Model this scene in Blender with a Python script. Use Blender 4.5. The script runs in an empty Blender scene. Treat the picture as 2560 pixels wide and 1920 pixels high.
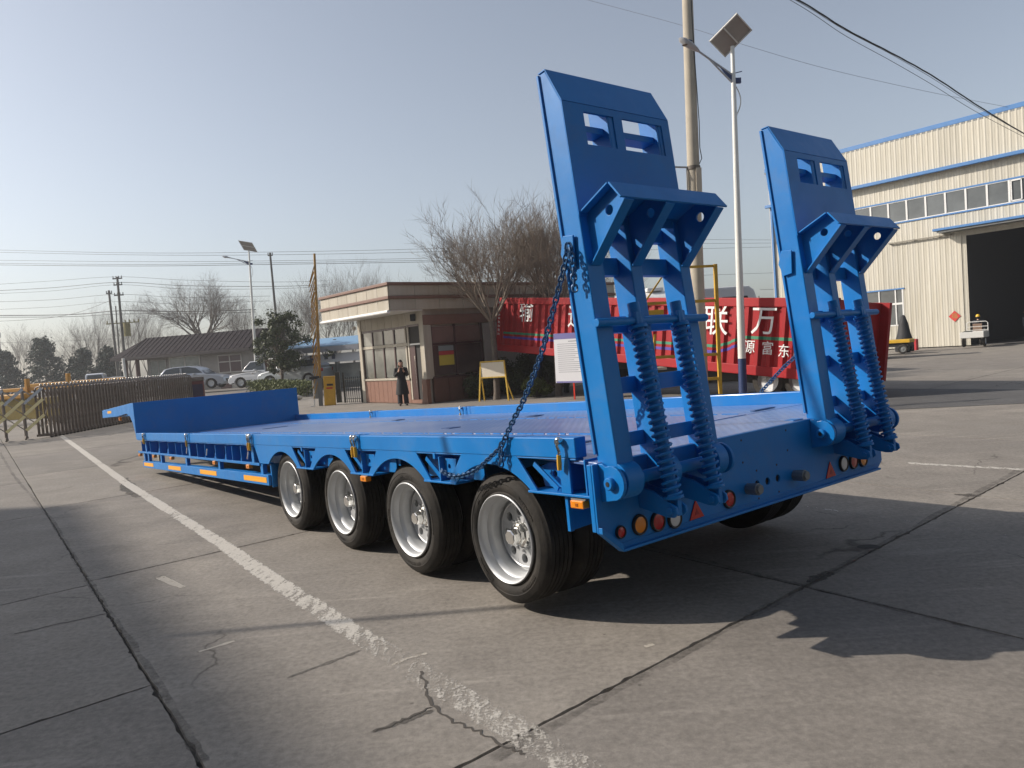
import bpy, bmesh, math, random
from mathutils import Vector, Matrix
from mathutils.geometry import tessellate_polygon

# ------------------------------------------------------------------ camera, sky, sun, exposure
SC = bpy.context.scene
COL = SC.collection
FPX, PITCH, ROLL, CAMH = 1859.7, 0.0465, 0.0733, 1.687
def cam_axes():
    f = Vector((0, math.cos(PITCH), -math.sin(PITCH)))
    rt = Vector((1, 0, 0)); dn = f.cross(rt)
    r2 = math.cos(ROLL)*rt + math.sin(ROLL)*dn
    d2 = -math.sin(ROLL)*rt + math.cos(ROLL)*dn
    return r2, d2, f
CR, CD, CF = cam_axes()
cam_data = bpy.data.cameras.new('camera')
cam = bpy.data.objects.new('camera', cam_data); COL.objects.link(cam)
cam_data.sensor_fit = 'HORIZONTAL'; cam_data.sensor_width = 36.0
cam_data.lens = FPX/2560*36.0
cam_data.clip_start = 0.05; cam_data.clip_end = 3000
cm = Matrix.Identity(4)
for i in range(3):
    cm[i][0] = CR[i]; cm[i][1] = -CD[i]; cm[i][2] = -CF[i]
cm[2][3] = CAMH
cam.matrix_world = cm
SC.camera = cam

SUN_DIR = Vector((-1.70, 0.20, 1.0)).normalized()          # towards the sun
SUN_EL = math.asin(SUN_DIR.z); SUN_AZ = math.atan2(SUN_DIR.x, SUN_DIR.y)
W = bpy.data.worlds.new('World'); SC.world = W; W.use_nodes = True
nt = W.node_tree; nt.nodes.clear()
out = nt.nodes.new('ShaderNodeOutputWorld'); bg = nt.nodes.new('ShaderNodeBackground')
sky = nt.nodes.new('ShaderNodeTexSky'); sky.sky_type = 'NISHITA'; sky.sun_disc = False
sky.sun_elevation = SUN_EL; sky.sun_rotation = SUN_AZ
sky.air_density = 1.0; sky.dust_density = 2.0; sky.ozone_density = 2.0; sky.altitude = 0
hs = nt.nodes.new('ShaderNodeHueSaturation'); hs.inputs['Saturation'].default_value = 0.56; hs.inputs['Value'].default_value = 1.0
nt.links.new(sky.outputs[0], hs.inputs['Color']); nt.links.new(hs.outputs[0], bg.inputs['Color'])
bg.inputs['Strength'].default_value = 0.112
nt.links.new(bg.outputs[0], out.inputs[0])
sl = bpy.data.lights.new('sun', 'SUN'); sl.energy = 3.9; sl.angle = math.radians(0.53); sl.color = (1.0, 0.905, 0.80)
so = bpy.data.objects.new('sun', sl); COL.objects.link(so)
so.rotation_euler = SUN_DIR.to_track_quat('Z', 'Y').to_euler(); so.location = (-20, 5, 30)
SC.view_settings.view_transform = 'Standard'; SC.view_settings.look = 'None'
SC.view_settings.exposure = 0.40; SC.view_settings.gamma = 1.0
SC.view_settings.use_curve_mapping = False
SC.render.engine = 'CYCLES'
SC.cycles.max_bounces = 6; SC.cycles.transparent_max_bounces = 12
try: SC.cycles.use_denoising = True
except Exception: pass

HAZE = 0.0010
# ------------------------------------------------------------------ helpers
R = random.Random(7)
def ray(px, py):
    return ((px-1280)/FPX)*CR + ((py-960)/FPX)*CD + CF
def gat(px, py, z=0.0):
    d = ray(px, py); t = (z-CAMH)/d.z
    return Vector((d.x*t, d.y*t, z))
def rat(px, py, Y):
    d = ray(px, py); t = Y/d.y
    return Vector((d.x*t, Y, CAMH+d.z*t))

class MB:
    def __init__(s): s.v = []; s.f = []
    def add(s, vs, fs):
        o = len(s.v); s.v += [Vector(p) for p in vs]; s.f += [tuple(i+o for i in f) for f in fs]; return s
    def box(s, x0, x1, y0, y1, z0, z1, M=None):
        vs = [(x, y, z) for z in (z0, z1) for y in (y0, y1) for x in (x0, x1)]
        if M: vs = [M(*p) if callable(M) else M @ Vector(p) for p in vs]
        return s.add(vs, [(0,2,3,1),(4,5,7,6),(0,1,5,4),(2,6,7,3),(0,4,6,2),(1,3,7,5)])
    def bar(s, a, b, w, h, up=(0,0,1)):
        a = Vector(a); b = Vector(b); d = (b-a).normalized(); up = Vector(up)
        x = d.cross(up)
        if x.length < 1e-5: x = d.cross(Vector((1,0,0)))
        x.normalize(); y = x.cross(d)
        vs = [p + sx*w/2*x + sy*h/2*y for p in (a, b) for sy in (-1,1) for sx in (-1,1)]
        return s.add(vs, [(0,1,3,2),(4,6,7,5),(0,4,5,1),(2,3,7,6),(0,2,6,4),(1,5,7,3)])
    def tube(s, pts, r, n=6, caps=True):
        pts = [Vector(p) for p in pts]; rs = r if isinstance(r, (list, tuple)) else [r]*len(pts)
        o = len(s.v); prev = None
        for i, p in enumerate(pts):
            d = (pts[min(i+1, len(pts)-1)] - pts[max(i-1, 0)])
            if d.length < 1e-9: d = Vector((0,0,1))
            d.normalize()
            if prev is None:
                a = d.cross(Vector((0,0,1)))
                if a.length < 1e-3: a = d.cross(Vector((1,0,0)))
            else: a = prev - d*prev.dot(d)
            if a.length < 1e-6: a = d.cross(Vector((0,1,0)))
            a.normalize(); prev = a; b = d.cross(a)
            for k in range(n):
                t = 2*math.pi*k/n; s.v.append(p + rs[i]*(math.cos(t)*a + math.sin(t)*b))
        for i in range(len(pts)-1):
            for k in range(n):
                k2 = (k+1) % n
                s.f.append((o+i*n+k, o+i*n+k2, o+(i+1)*n+k2, o+(i+1)*n+k))
        if caps and n > 2:
            s.f.append(tuple(o+k for k in range(n))[::-1]); e = o+(len(pts)-1)*n
            s.f.append(tuple(e+k for k in range(n)))
        return s
    def cyl(s, a, b, r0, r1=None, n=16): return s.tube([a, b], [r0, r0 if r1 is None else r1], n)
    def prism(s, poly, t0, t1, M, holes=()):
        """poly in 2D (p,q), extruded from t0 to t1; M(p,q,t) -> 3D"""
        loops = [poly] + list(holes); flat = [p for l in loops for p in l]; n = len(flat)
        tris = tessellate_polygon([[Vector((p[0], p[1], 0)) for p in l] for l in loops])
        vs = [M(p[0], p[1], t0) for p in flat] + [M(p[0], p[1], t1) for p in flat]
        fs = [tuple(t) for t in tris] + [tuple(i+n for i in t)[::-1] for t in tris]
        o = 0
        for l in loops:
            m = len(l)
            for i in range(m):
                j = (i+1) % m; fs.append((o+i, o+j, o+j+n, o+i+n))
            o += m
        return s.add(vs, fs)
    def lathe(s, prof, n, M):
        """prof list of (r, h); M(x,y,h)->3D"""
        o = len(s.v); m = len(prof)
        for k in range(n):
            t = 2*math.pi*k/n; c, sn = math.cos(t), math.sin(t)
            for r, h in prof: s.v.append(Vector(M(r*c, r*sn, h)))
        for k in range(n):
            k2 = (k+1) % n
            for i in range(m-1): s.f.append((o+k*m+i, o+k*m+i+1, o+k2*m+i+1, o+k2*m+i))
        return s
    def ball(s, c, r, nu=10, nv=7, sc=(1,1,1)):
        c = Vector(c); o = len(s.v)
        for j in range(nv+1):
            ph = math.pi*j/nv
            for i in range(nu):
                t = 2*math.pi*i/nu
                s.v.append(c + Vector((r*sc[0]*math.sin(ph)*math.cos(t), r*sc[1]*math.sin(ph)*math.sin(t), r*sc[2]*math.cos(ph))))
        for j in range(nv):
            for i in range(nu):
                i2 = (i+1) % nu; s.f.append((o+j*nu+i, o+(j+1)*nu+i, o+(j+1)*nu+i2, o+j*nu+i2))
        return s
    def mesh(s, name, smooth=None, fix=True):
        me = bpy.data.meshes.new(name); me.from_pydata([tuple(v) for v in s.v], [], s.f)
        if fix:
            bm = bmesh.new(); bm.from_mesh(me)
            bmesh.ops.recalc_face_normals(bm, faces=bm.faces); bm.to_mesh(me); bm.free()
        if smooth is not None:
            for p in me.polygons: p.use_smooth = True
            me.set_sharp_from_angle(angle=math.radians(smooth))
        me.update(); return me
    def build(s, name, mat, parent=None, smooth=None, bevel=0, loc=None, rot=None, fix=True):
        me = s.mesh(name, smooth, fix)
        o = bpy.data.objects.new(name, me); COL.objects.link(o)
        if mat: me.materials.append(mat)
        if parent: o.parent = parent
        if loc is not None: o.location = loc
        if rot is not None: o.rotation_euler = rot
        if bevel:
            b = o.modifiers.new('bevel', 'BEVEL'); b.width = bevel; b.segments = 2; b.limit_method = 'ANGLE'; b.angle_limit = math.radians(40)
        return o
def obj_of(me, name, parent=None, loc=None, rot=None, mat=None):
    o = bpy.data.objects.new(name, me); COL.objects.link(o)
    if mat and not me.materials: me.materials.append(mat)
    if parent: o.parent = parent
    if loc is not None: o.location = loc
    if rot is not None: o.rotation_euler = rot
    return o
def empty(name, loc=(0,0,0), rotz=0, lean=0):
    o = bpy.data.objects.new(name, None); COL.objects.link(o); o.location = loc
    o.rotation_euler = (0, lean, rotz); o.empty_display_size = 0.3; return o
def tag(o, label, cat, group=None):
    o['label'] = label; o['category'] = cat
    if group: o['group'] = group
    return o
def structure(o): o['kind'] = 'structure'; return o
def copy_tree(o, parent=None):
    c = o.copy(); COL.objects.link(c)
    if parent: c.parent = parent
    for ch in list(o.children): copy_tree(ch, c)
    return c
def circle(cx, cy, r, n=16): return [(cx+r*math.cos(2*math.pi*k/n), cy+r*math.sin(2*math.pi*k/n)) for k in range(n)]
def text_mesh(body, size, M, name, mat, parent, thick=0.01, bold=0.0):
    """flat lettering as real mesh; M(x,y,h) -> 3D, x,y centred on the text"""
    c = bpy.data.curves.new(name, 'FONT'); c.body = body; c.size = size; c.align_x = 'CENTER'; c.align_y = 'CENTER'
    c.offset = bold; c.resolution_u = 3
    t = bpy.data.objects.new(name, c); COL.objects.link(t)
    bpy.context.view_layer.update()
    dg = bpy.context.evaluated_depsgraph_get(); me = bpy.data.meshes.new_from_object(t.evaluated_get(dg))
    COL.objects.unlink(t); bpy.data.objects.remove(t)
    for v in me.vertices: v.co = M(v.co.x, v.co.y, thick)
    me.materials.clear(); me.materials.append(mat)
    o = bpy.data.objects.new(name, me); COL.objects.link(o)
    if parent: o.parent = parent
    return o

# ------------------------------------------------------------------ materials
MATS = {}
def mat(name, col, rough=0.5, metal=0.0, var=0.0, scale=8.0, bump=0.0, bscale=40.0, coat=0.0, spec=0.5, col2=None, detail=6.0, emit=0.0, dirt=0.0):
    if name in MATS: return MATS[name]
    m = bpy.data.materials.new(name); m.use_nodes = True; t = m.node_tree; b = t.nodes['Principled BSDF']
    b.inputs['Base Color'].default_value = (*col, 1); b.inputs['Roughness'].default_value = rough; b.inputs['Metallic'].default_value = metal
    b.inputs['Specular IOR Level'].default_value = spec
    b.inputs['Coat Weight'].default_value = coat; b.inputs['Coat Roughness'].default_value = 0.12
    if emit: b.inputs['Emission Color'].default_value = (*col, 1); b.inputs['Emission Strength'].default_value = emit
    tc = t.nodes.new('ShaderNodeTexCoord')
    if var or col2:
        n = t.nodes.new('ShaderNodeTexNoise'); n.inputs['Scale'].default_value = scale; n.inputs['Detail'].default_value = detail
        n.inputs['Roughness'].default_value = 0.65
        t.links.new(tc.outputs['Object'], n.inputs['Vector'])
        rp = t.nodes.new('ShaderNodeValToRGB'); rp.color_ramp.elements[0].position = 0.32; rp.color_ramp.elements[1].position = 0.68
        a = [c*(1-var) for c in col]; d = list(col2) if col2 else [min(1, c*(1+var)) for c in col]
        rp.color_ramp.elements[0].color = (*a, 1); rp.color_ramp.elements[1].color = (*d, 1)
        t.links.new(n.outputs['Fac'], rp.inputs[0]); t.links.new(rp.outputs[0], b.inputs['Base Color'])
        mr = t.nodes.new('ShaderNodeMapRange'); mr.inputs['To Min'].default_value = max(0.02, rough-0.08); mr.inputs['To Max'].default_value = min(1, rough+0.10)
        t.links.new(n.outputs['Fac'], mr.inputs['Value']); t.links.new(mr.outputs[0], b.inputs['Roughness'])
    if bump:
        n2 = t.nodes.new('ShaderNodeTexNoise'); n2.inputs['Scale'].default_value = bscale; n2.inputs['Detail'].default_value = 4
        t.links.new(tc.outputs['Object'], n2.inputs['Vector'])
        bp = t.nodes.new('ShaderNodeBump'); bp.inputs['Strength'].default_value = bump; bp.inputs['Distance'].default_value = 0.02
        t.links.new(n2.outputs['Fac'], bp.inputs['Height']); t.links.new(bp.outputs[0], b.inputs['Normal'])
    MATS[name] = m; return m

def mix_rgb(t, fac, a, b, mode='MIX'):
    n = t.nodes.new('ShaderNodeMix'); n.data_type = 'RGBA'; n.blend_type = mode
    if isinstance(fac, float): n.inputs[0].default_value = fac
    else: t.links.new(fac, n.inputs[0])
    for sck, val in ((n.inputs[6], a), (n.inputs[7], b)):
        if isinstance(val, tuple): sck.default_value = val
        else: t.links.new(val, sck)
    return n.outputs[2]
def noise(t, vec, scale, detail=6, rough=0.6, dist=0.0):
    n = t.nodes.new('ShaderNodeTexNoise'); n.inputs['Scale'].default_value = scale; n.inputs['Detail'].default_value = detail
    n.inputs['Roughness'].default_value = rough; n.inputs['Distortion'].default_value = dist
    if vec: t.links.new(vec, n.inputs['Vector'])
    return n.outputs['Fac']
def ramp(t, v, p0, p1, c0=(0,0,0,1), c1=(1,1,1,1)):
    r = t.nodes.new('ShaderNodeValToRGB'); r.color_ramp.elements[0].position = p0; r.color_ramp.elements[1].position = p1
    r.color_ramp.elements[0].color = c0; r.color_ramp.elements[1].color = c1
    t.links.new(v, r.inputs[0]); return r.outputs[0]
def mapping(t, vec, rotz=0, scale=(1,1,1)):
    m = t.nodes.new('ShaderNodeMapping'); m.inputs['Rotation'].default_value = (0,0,rotz); m.inputs['Scale'].default_value = scale
    t.links.new(vec, m.inputs['Vector']); return m.outputs[0]

BLUE_READY = True
def concrete_material(name, base, per_object=True):
    m = bpy.data.materials.new(name); m.use_nodes = True; t = m.node_tree; b = t.nodes['Principled BSDF']
    tc = t.nodes.new('ShaderNodeTexCoord'); O = tc.outputs['Object']
    big = noise(t, O, 0.35, 5, 0.55); mid = noise(t, O, 1.7, 8, 0.65, 0.4); fine = noise(t, O, 26, 8, 0.7); grit = noise(t, O, 240, 3, 0.6)
    c = mix_rgb(t, ramp(t, big, 0.35, 0.68), (base[0]*0.84, base[1]*0.84, base[2]*0.845, 1), (base[0]*1.12, base[1]*1.10, base[2]*1.07, 1))
    c = mix_rgb(t, ramp(t, mid, 0.36, 0.64), c, (base[0]*0.78, base[1]*0.77, base[2]*0.76, 1)); 
    # swept wear along the lanes, both ways
    st = noise(t, mapping(t, O, math.radians(52), (0.35, 7.0, 1)), 1.2, 6, 0.6)
    c = mix_rgb(t, ramp(t, st, 0.56, 0.9), c, (base[0]*1.16, base[1]*1.15, base[2]*1.13, 1))
    st2 = noise(t, mapping(t, O, math.radians(64), (0.25, 9.0, 1)), 0.9, 5, 0.55)
    c = mix_rgb(t, ramp(t, st2, 0.60, 0.88), c, (base[0]*0.72, base[1]*0.71, base[2]*0.71, 1))
    st3 = noise(t, mapping(t, O, math.radians(-20), (0.5, 6.0, 1)), 1.0, 5, 0.6)
    c = mix_rgb(t, ramp(t, st3, 0.60, 0.75), c, (base[0]*1.18, base[1]*1.17, base[2]*1.15, 1))
    c = mix_rgb(t, ramp(t, fine, 0.30, 0.72, (0.80,0.80,0.80,1), (1.12,1.12,1.12,1)), c, c, 'MIX') if False else c
    fm = t.nodes.new('ShaderNodeMix'); fm.data_type = 'RGBA'; fm.blend_type = 'MULTIPLY'; fm.inputs[0].default_value = 1.0
    t.links.new(c, fm.inputs[6]); t.links.new(ramp(t, fine, 0.30, 0.70, (0.70,0.70,0.70,1), (1.20,1.20,1.20,1)), fm.inputs[7]); c = fm.outputs[2]
    gm = t.nodes.new('ShaderNodeMix'); gm.data_type = 'RGBA'; gm.blend_type = 'MULTIPLY'; gm.inputs[0].default_value = 1.0
    t.links.new(c, gm.inputs[6]); t.links.new(ramp(t, grit, 0.3, 0.7, (0.74,0.74,0.74,1), (1.20,1.20,1.20,1)), gm.inputs[7]); c = gm.outputs[2]
    # small dark spots
    vo = t.nodes.new('ShaderNodeTexVoronoi'); vo.inputs['Scale'].default_value = 2.6; vo.inputs['Randomness'].default_value = 1.0; t.links.new(O, vo.inputs['Vector'])
    c = mix_rgb(t, ramp(t, vo.outputs['Distance'], 0.018, 0.034, (0.7,0.7,0.7,1), (0,0,0,1)), c, (base[0]*0.3, base[1]*0.29, base[2]*0.28, 1))
    vc = t.nodes.new('ShaderNodeTexVoronoi'); vc.feature = 'DISTANCE_TO_EDGE'; vc.inputs['Scale'].default_value = .42
    dv_ = t.nodes.new('ShaderNodeVectorMath'); dv_.operation = 'MULTIPLY_ADD'; nz = t.nodes.new('ShaderNodeTexNoise'); nz.inputs['Scale'].default_value = 1.8; nz.inputs['Detail'].default_value = 7
    t.links.new(O, nz.inputs['Vector']); t.links.new(nz.outputs['Color'], dv_.inputs[0]); dv_.inputs[1].default_value = (.9,.9,0); t.links.new(O, dv_.inputs[2]); t.links.new(dv_.outputs[0], vc.inputs['Vector'])
    cr = t.nodes.new('ShaderNodeMath'); cr.operation = 'MULTIPLY'; t.links.new(ramp(t, vc.outputs['Distance'], .0015, .006, (1,1,1,1), (0,0,0,1)), cr.inputs[0]); t.links.new(ramp(t, noise(t, O, .55, 3), .52, .62), cr.inputs[1])
    c = mix_rgb(t, cr.outputs[0], c, (base[0]*.33, base[1]*.32, base[2]*.31, 1))
    if per_object:
        oi = t.nodes.new('ShaderNodeObjectInfo')
        om = t.nodes.new('ShaderNodeMix'); om.data_type = 'RGBA'; om.blend_type = 'MULTIPLY'; om.inputs[0].default_value = 1.0
        t.links.new(c, om.inputs[6]); t.links.new(ramp(t, oi.outputs['Random'], 0, 1, (0.90,0.90,0.905,1), (1.08,1.075,1.06,1)), om.inputs[7]); c = om.outputs[2]
    t.links.new(c, b.inputs['Base Color'])
    b.inputs['Roughness'].default_value = 0.88; b.inputs['Specular IOR Level'].default_value = 0.3
    bp = t.nodes.new('ShaderNodeBump'); bp.inputs['Strength'].default_value = 0.35; bp.inputs['Distance'].default_value = 0.004
    ad = t.nodes.new('ShaderNodeMath'); ad.operation = 'ADD'; t.links.new(fine, ad.inputs[0]); t.links.new(grit, ad.inputs[1])
    t.links.new(ad.outputs[0], bp.inputs['Height']); t.links.new(bp.outputs[0], b.inputs['Normal'])
    return m
def worn_material(name, col, thr=(0.42, 0.52), scale=9.0, rot=0.0, stretch=(1,1,1), rough=0.8):
    """paint / stain layer flaking away: transparent where it has gone"""
    m = bpy.data.materials.new(name); m.use_nodes = True; t = m.node_tree; b = t.nodes['Principled BSDF']; o = t.nodes['Material Output']
    tc = t.nodes.new('ShaderNodeTexCoord'); V = mapping(t, tc.outputs['Object'], rot, stretch)
    nA = noise(t, V, scale, 6, 0.6, 0.2); nB = noise(t, tc.outputs['Object'], scale*4.5, 6, 0.75)
    av = t.nodes.new('ShaderNodeMath'); av.operation = 'MULTIPLY_ADD'; t.links.new(nB, av.inputs[0]); av.inputs[1].default_value = .55
    hf = t.nodes.new('ShaderNodeMath'); hf.operation = 'MULTIPLY'; t.links.new(nA, hf.inputs[0]); hf.inputs[1].default_value = .55; t.links.new(hf.outputs[0], av.inputs[2]); n1 = av.outputs[0]
    n2 = noise(t, tc.outputs['Object'], 1.1, 3, 0.5)
    uv = t.nodes.new('ShaderNodeAttribute'); uv.attribute_name = 'wear'
    a = t.nodes.new('ShaderNodeMath'); a.operation = 'MULTIPLY_ADD'; t.links.new(n2, a.inputs[0]); a.inputs[1].default_value = 0.35; t.links.new(n1, a.inputs[2])
    s = t.nodes.new('ShaderNodeMath'); s.operation = 'SUBTRACT'; t.links.new(a.outputs[0], s.inputs[0]); t.links.new(uv.outputs['Fac'], s.inputs[1])
    fac = ramp(t, s.outputs[0], thr[0], thr[1])
    b.inputs['Roughness'].default_value = rough
    c = mix_rgb(t, ramp(t, noise(t, tc.outputs['Object'], 40, 6), 0.3, 0.7), (col[0]*0.8, col[1]*0.8, col[2]*0.78, 1), (*col, 1))
    t.links.new(c, b.inputs['Base Color'])
    tr = t.nodes.new('ShaderNodeBsdfTransparent'); mx = t.nodes.new('ShaderNodeMixShader')
    t.links.new(fac, mx.inputs[0]); t.links.new(tr.outputs[0], mx.inputs[1]); t.links.new(b.outputs[0], mx.inputs[2]); t.links.new(mx.outputs[0], o.inputs[0])
    return m

def blue_paint():
    m = mat('blue_paint', (0.002, 0.140, 0.455), 0.40, 0, coat=0.06, spec=0.28); t = m.node_tree; b = t.nodes['Principled BSDF']
    tc = t.nodes.new('ShaderNodeTexCoord'); O = tc.outputs['Object']
    c = mix_rgb(t, ramp(t, noise(t, O, 1.6, 4), .3, .7), (.002,.155,.47,1), (.003,.182,.525,1))
    dust = noise(t, O, 3.1, 8, .7, .5); c = mix_rgb(t, ramp(t, dust, .50, .82, (0,0,0,1), (.30,.30,.30,1)), c, (.16,.19,.24,1))
    scr = noise(t, mapping(t, O, .3, (2, 45, 30)), 2.2, 5, .7); c = mix_rgb(t, ramp(t, scr, .70, .76, (0,0,0,1), (.25,.25,.25,1)), c, (.20,.27,.36,1))
    t.links.new(c, b.inputs['Base Color']); t.links.new(ramp(t, dust, .3, .75, (.32,.32,.32,1), (.58,.58,.58,1)), b.inputs['Roughness'])
    bp = t.nodes.new('ShaderNodeBump'); bp.inputs['Strength'].default_value = .05; bp.inputs['Distance'].default_value = .02
    t.links.new(noise(t, O, 8, 4), bp.inputs['Height']); t.links.new(bp.outputs[0], b.inputs['Normal']); return m
BLUE = None
DARKIN = mat('black_chassis', (0.012, 0.012, 0.013), 0.7)
RUBBER = mat('tyre_rubber', (0.015, 0.0145, 0.0135), 0.78, var=0.45, scale=5, col2=(0.042, 0.037, 0.031), bump=0.15, bscale=60, spec=0.35)
STEELRIM = mat('silver_rim', (0.50, 0.515, 0.525), 0.46, 0.35, var=0.06, scale=6)
CHROME = mat('chrome', (0.78, 0.77, 0.74), 0.12, 1.0)
ZINC = mat('zinc_plate', (0.62, 0.60, 0.55), 0.3, 0.9)
YGRIP = mat('yellow_grip', (0.62, 0.36, 0.03), 0.45)
AMBER = mat('amber_lens', (0.75, 0.24, 0.012), 0.22, coat=0.4)
REDL = mat('red_lens', (0.42, 0.010, 0.012), 0.2, coat=0.4)
REDREF = mat('red_reflector', (0.52, 0.03, 0.015), 0.35)
WHITEL = mat('white_lens', (0.62, 0.62, 0.60), 0.2, coat=0.4)
REFY = mat('yellow_reflective', (0.80, 0.36, 0.010), 0.4)
BLACKR = mat('black_bezel', (0.012, 0.012, 0.012), 0.5)
GREYP = mat('grey_plastic', (0.16, 0.17, 0.17), 0.5)
CHAINM = mat('chain_steel', (0.03, 0.10, 0.22), 0.45, 0.2, var=0.3, scale=30)
GLASSD = mat('dark_glass', (0.035, 0.042, 0.046), 0.12, coat=0.3)
WHITEP = mat('white_paint', (0.74, 0.74, 0.72), 0.4, var=0.04, scale=3)
CREAM = mat('cream_metal_sheet', (0.56, 0.52, 0.42), 0.5, var=0.05, scale=1.2)
TRIMB = mat('blue_trim', (0.05, 0.17, 0.40), 0.45, var=0.08, scale=2)
BLACKM = mat('black_metal', (0.015, 0.015, 0.016), 0.5)

BLUE = blue_paint()
def streaked(name, base, rough=.5):
    m = mat(name, base, rough); t = m.node_tree; b = t.nodes['Principled BSDF']; O = t.nodes.new('ShaderNodeTexCoord').outputs['Object']
    mp = t.nodes.new('ShaderNodeMapping'); mp.inputs['Scale'].default_value = (2.6,2.6,.16); t.links.new(O, mp.inputs['Vector'])
    c = mix_rgb(t, ramp(t, noise(t, mp.outputs[0], 1.4, 6, .7), .35, .72), (*base,1), (base[0]*.80, base[1]*.77, base[2]*.70, 1))
    oi = t.nodes.new('ShaderNodeObjectInfo'); mm = t.nodes.new('ShaderNodeMix'); mm.data_type = 'RGBA'; mm.blend_type = 'MULTIPLY'; mm.inputs[0].default_value = 1
    t.links.new(c, mm.inputs[6]); t.links.new(ramp(t, oi.outputs['Random'], 0, 1, (.90,.90,.89,1), (1.04,1.04,1.03,1)), mm.inputs[7]); t.links.new(mm.outputs[2], b.inputs['Base Color']); return m
CREAM = streaked('cream_ribbed_sheet', (0.52, 0.50, 0.435))
# ------------------------------------------------------------------ ground
CONC = concrete_material('yard_concrete', (0.285, 0.264, 0.237))
DIRT = mat('joint_dirt', (0.055, 0.049, 0.042), 0.95, var=0.5, scale=6, bump=0.4)
E1 = Vector((math.cos(math.radians(40.5)), math.sin(math.radians(40.5)), 0)); E2 = Vector((-0.588, 0.809, 0))
EN = Vector((0.809, 0.588, 0)); EP = Vector((-E1.y, E1.x, 0))
def lane_pt(n, b):          # n: distance across the lanes, b: distance along the lanes measured across E1
    # solve P.EN = n and P.EP = b
    det = EN.x*EP.y - EN.y*EP.x
    return Vector(((n*EP.y - b*EN.y)/det, (EN.x*b - EP.x*n)/det, 0))
lanes = [-14.2, -10.4, -6.7, -3.0, 0.665, 4.28, 7.52, 11.1, 14.7, 18.3, 21.9, 25.5, 29.1, 32.7, 36.3]
def cuts(i):
    if lanes[i] < 0.66: return [-6.0, -2.1, 1.3, 4.4, 6.98, 11.3, 15.4, 19.6, 24.0, 28.4, 33.0, 38.0, 43.0]
    return [-11.5, -6.9, -2.2, 2.47, 7.1, 11.8, 16.4, 21.0, 25.6, 30.2, 34.8, 39.4, 44.0]
gsheet = MB().add([(-60,-25,-.06),(90,-25,-.06),(90,60,-.06),(-60,60,-.06)], [(0,1,2,3)]).build('ground', CONC); structure(gsheet)
dsheet = MB(); cs = [lane_pt(lanes[0]+.05, -5.8), lane_pt(lanes[-1]-.05, -11.0), lane_pt(lanes[-1]-.05, 42), lane_pt(lanes[0]+.05, 42)]
dsheet.add([(p.x, p.y, -.022) for p in cs], [(0,1,2,3)]); structure(dsheet.build('joint_bed', DIRT))
rs = random.Random(3)
yard = structure(empty('concrete_yard'))
def wavy(p, q, gap, inward, amp, n):
    out = []
    for k in range(n):
        t = k/n; P = p.lerp(q, t)
        e = gap + rs.uniform(0, amp) + (rs.uniform(0, amp*2.2) if rs.random() < .12 else 0)
        if k == 0: e = gap
        out.append(P + inward*e)
    return out
def add_slab(corners, zt, gaps):
    cen = sum(corners, Vector())/4; near = cen.length < 13
    ring = []
    for k in range(4):
        p, q = corners[k], corners[(k+1) % 4]; d = (q-p).normalized(); inn = Vector((-d.y, d.x, 0))
        if inn.dot(cen-p) < 0: inn = -inn
        # pull the ends in so that neighbouring sides meet
        pp = p + (cen-p).normalized()*gaps; qq = q + (cen-q).normalized()*gaps
        n = 70 if near else 8
        ring += wavy(pp, qq, 0.0, inn, 0.007 if near else .006, n)
    m = len(ring); mb = MB()
    mb.add([(p.x, p.y, zt) for p in ring] + [(p.x, p.y, -.03) for p in ring], [tuple(range(m))] + [(i, (i+1) % m, m+(i+1) % m, m+i) for i in range(m)])
    o = mb.build('slab', CONC, yard); return o
for i in range(len(lanes)-1):
    cc = cuts(i)
    for j in range(len(cc)-1):
        cor = [lane_pt(lanes[i], cc[j]), lane_pt(lanes[i+1], cc[j]), lane_pt(lanes[i+1], cc[j+1]), lane_pt(lanes[i], cc[j+1])]
        c = sum(cor, Vector())/4
        if c.y < -3 or (c.y < 1 and abs(c.x) > 4): continue
        if abs(c.x) > 0.80*c.y + 6: continue
        if c.x < -0.62*c.y-3 and c.y > 30: continue
        add_slab(cor, 0.0, 0.008 if c.length < 12 else .010)

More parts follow.
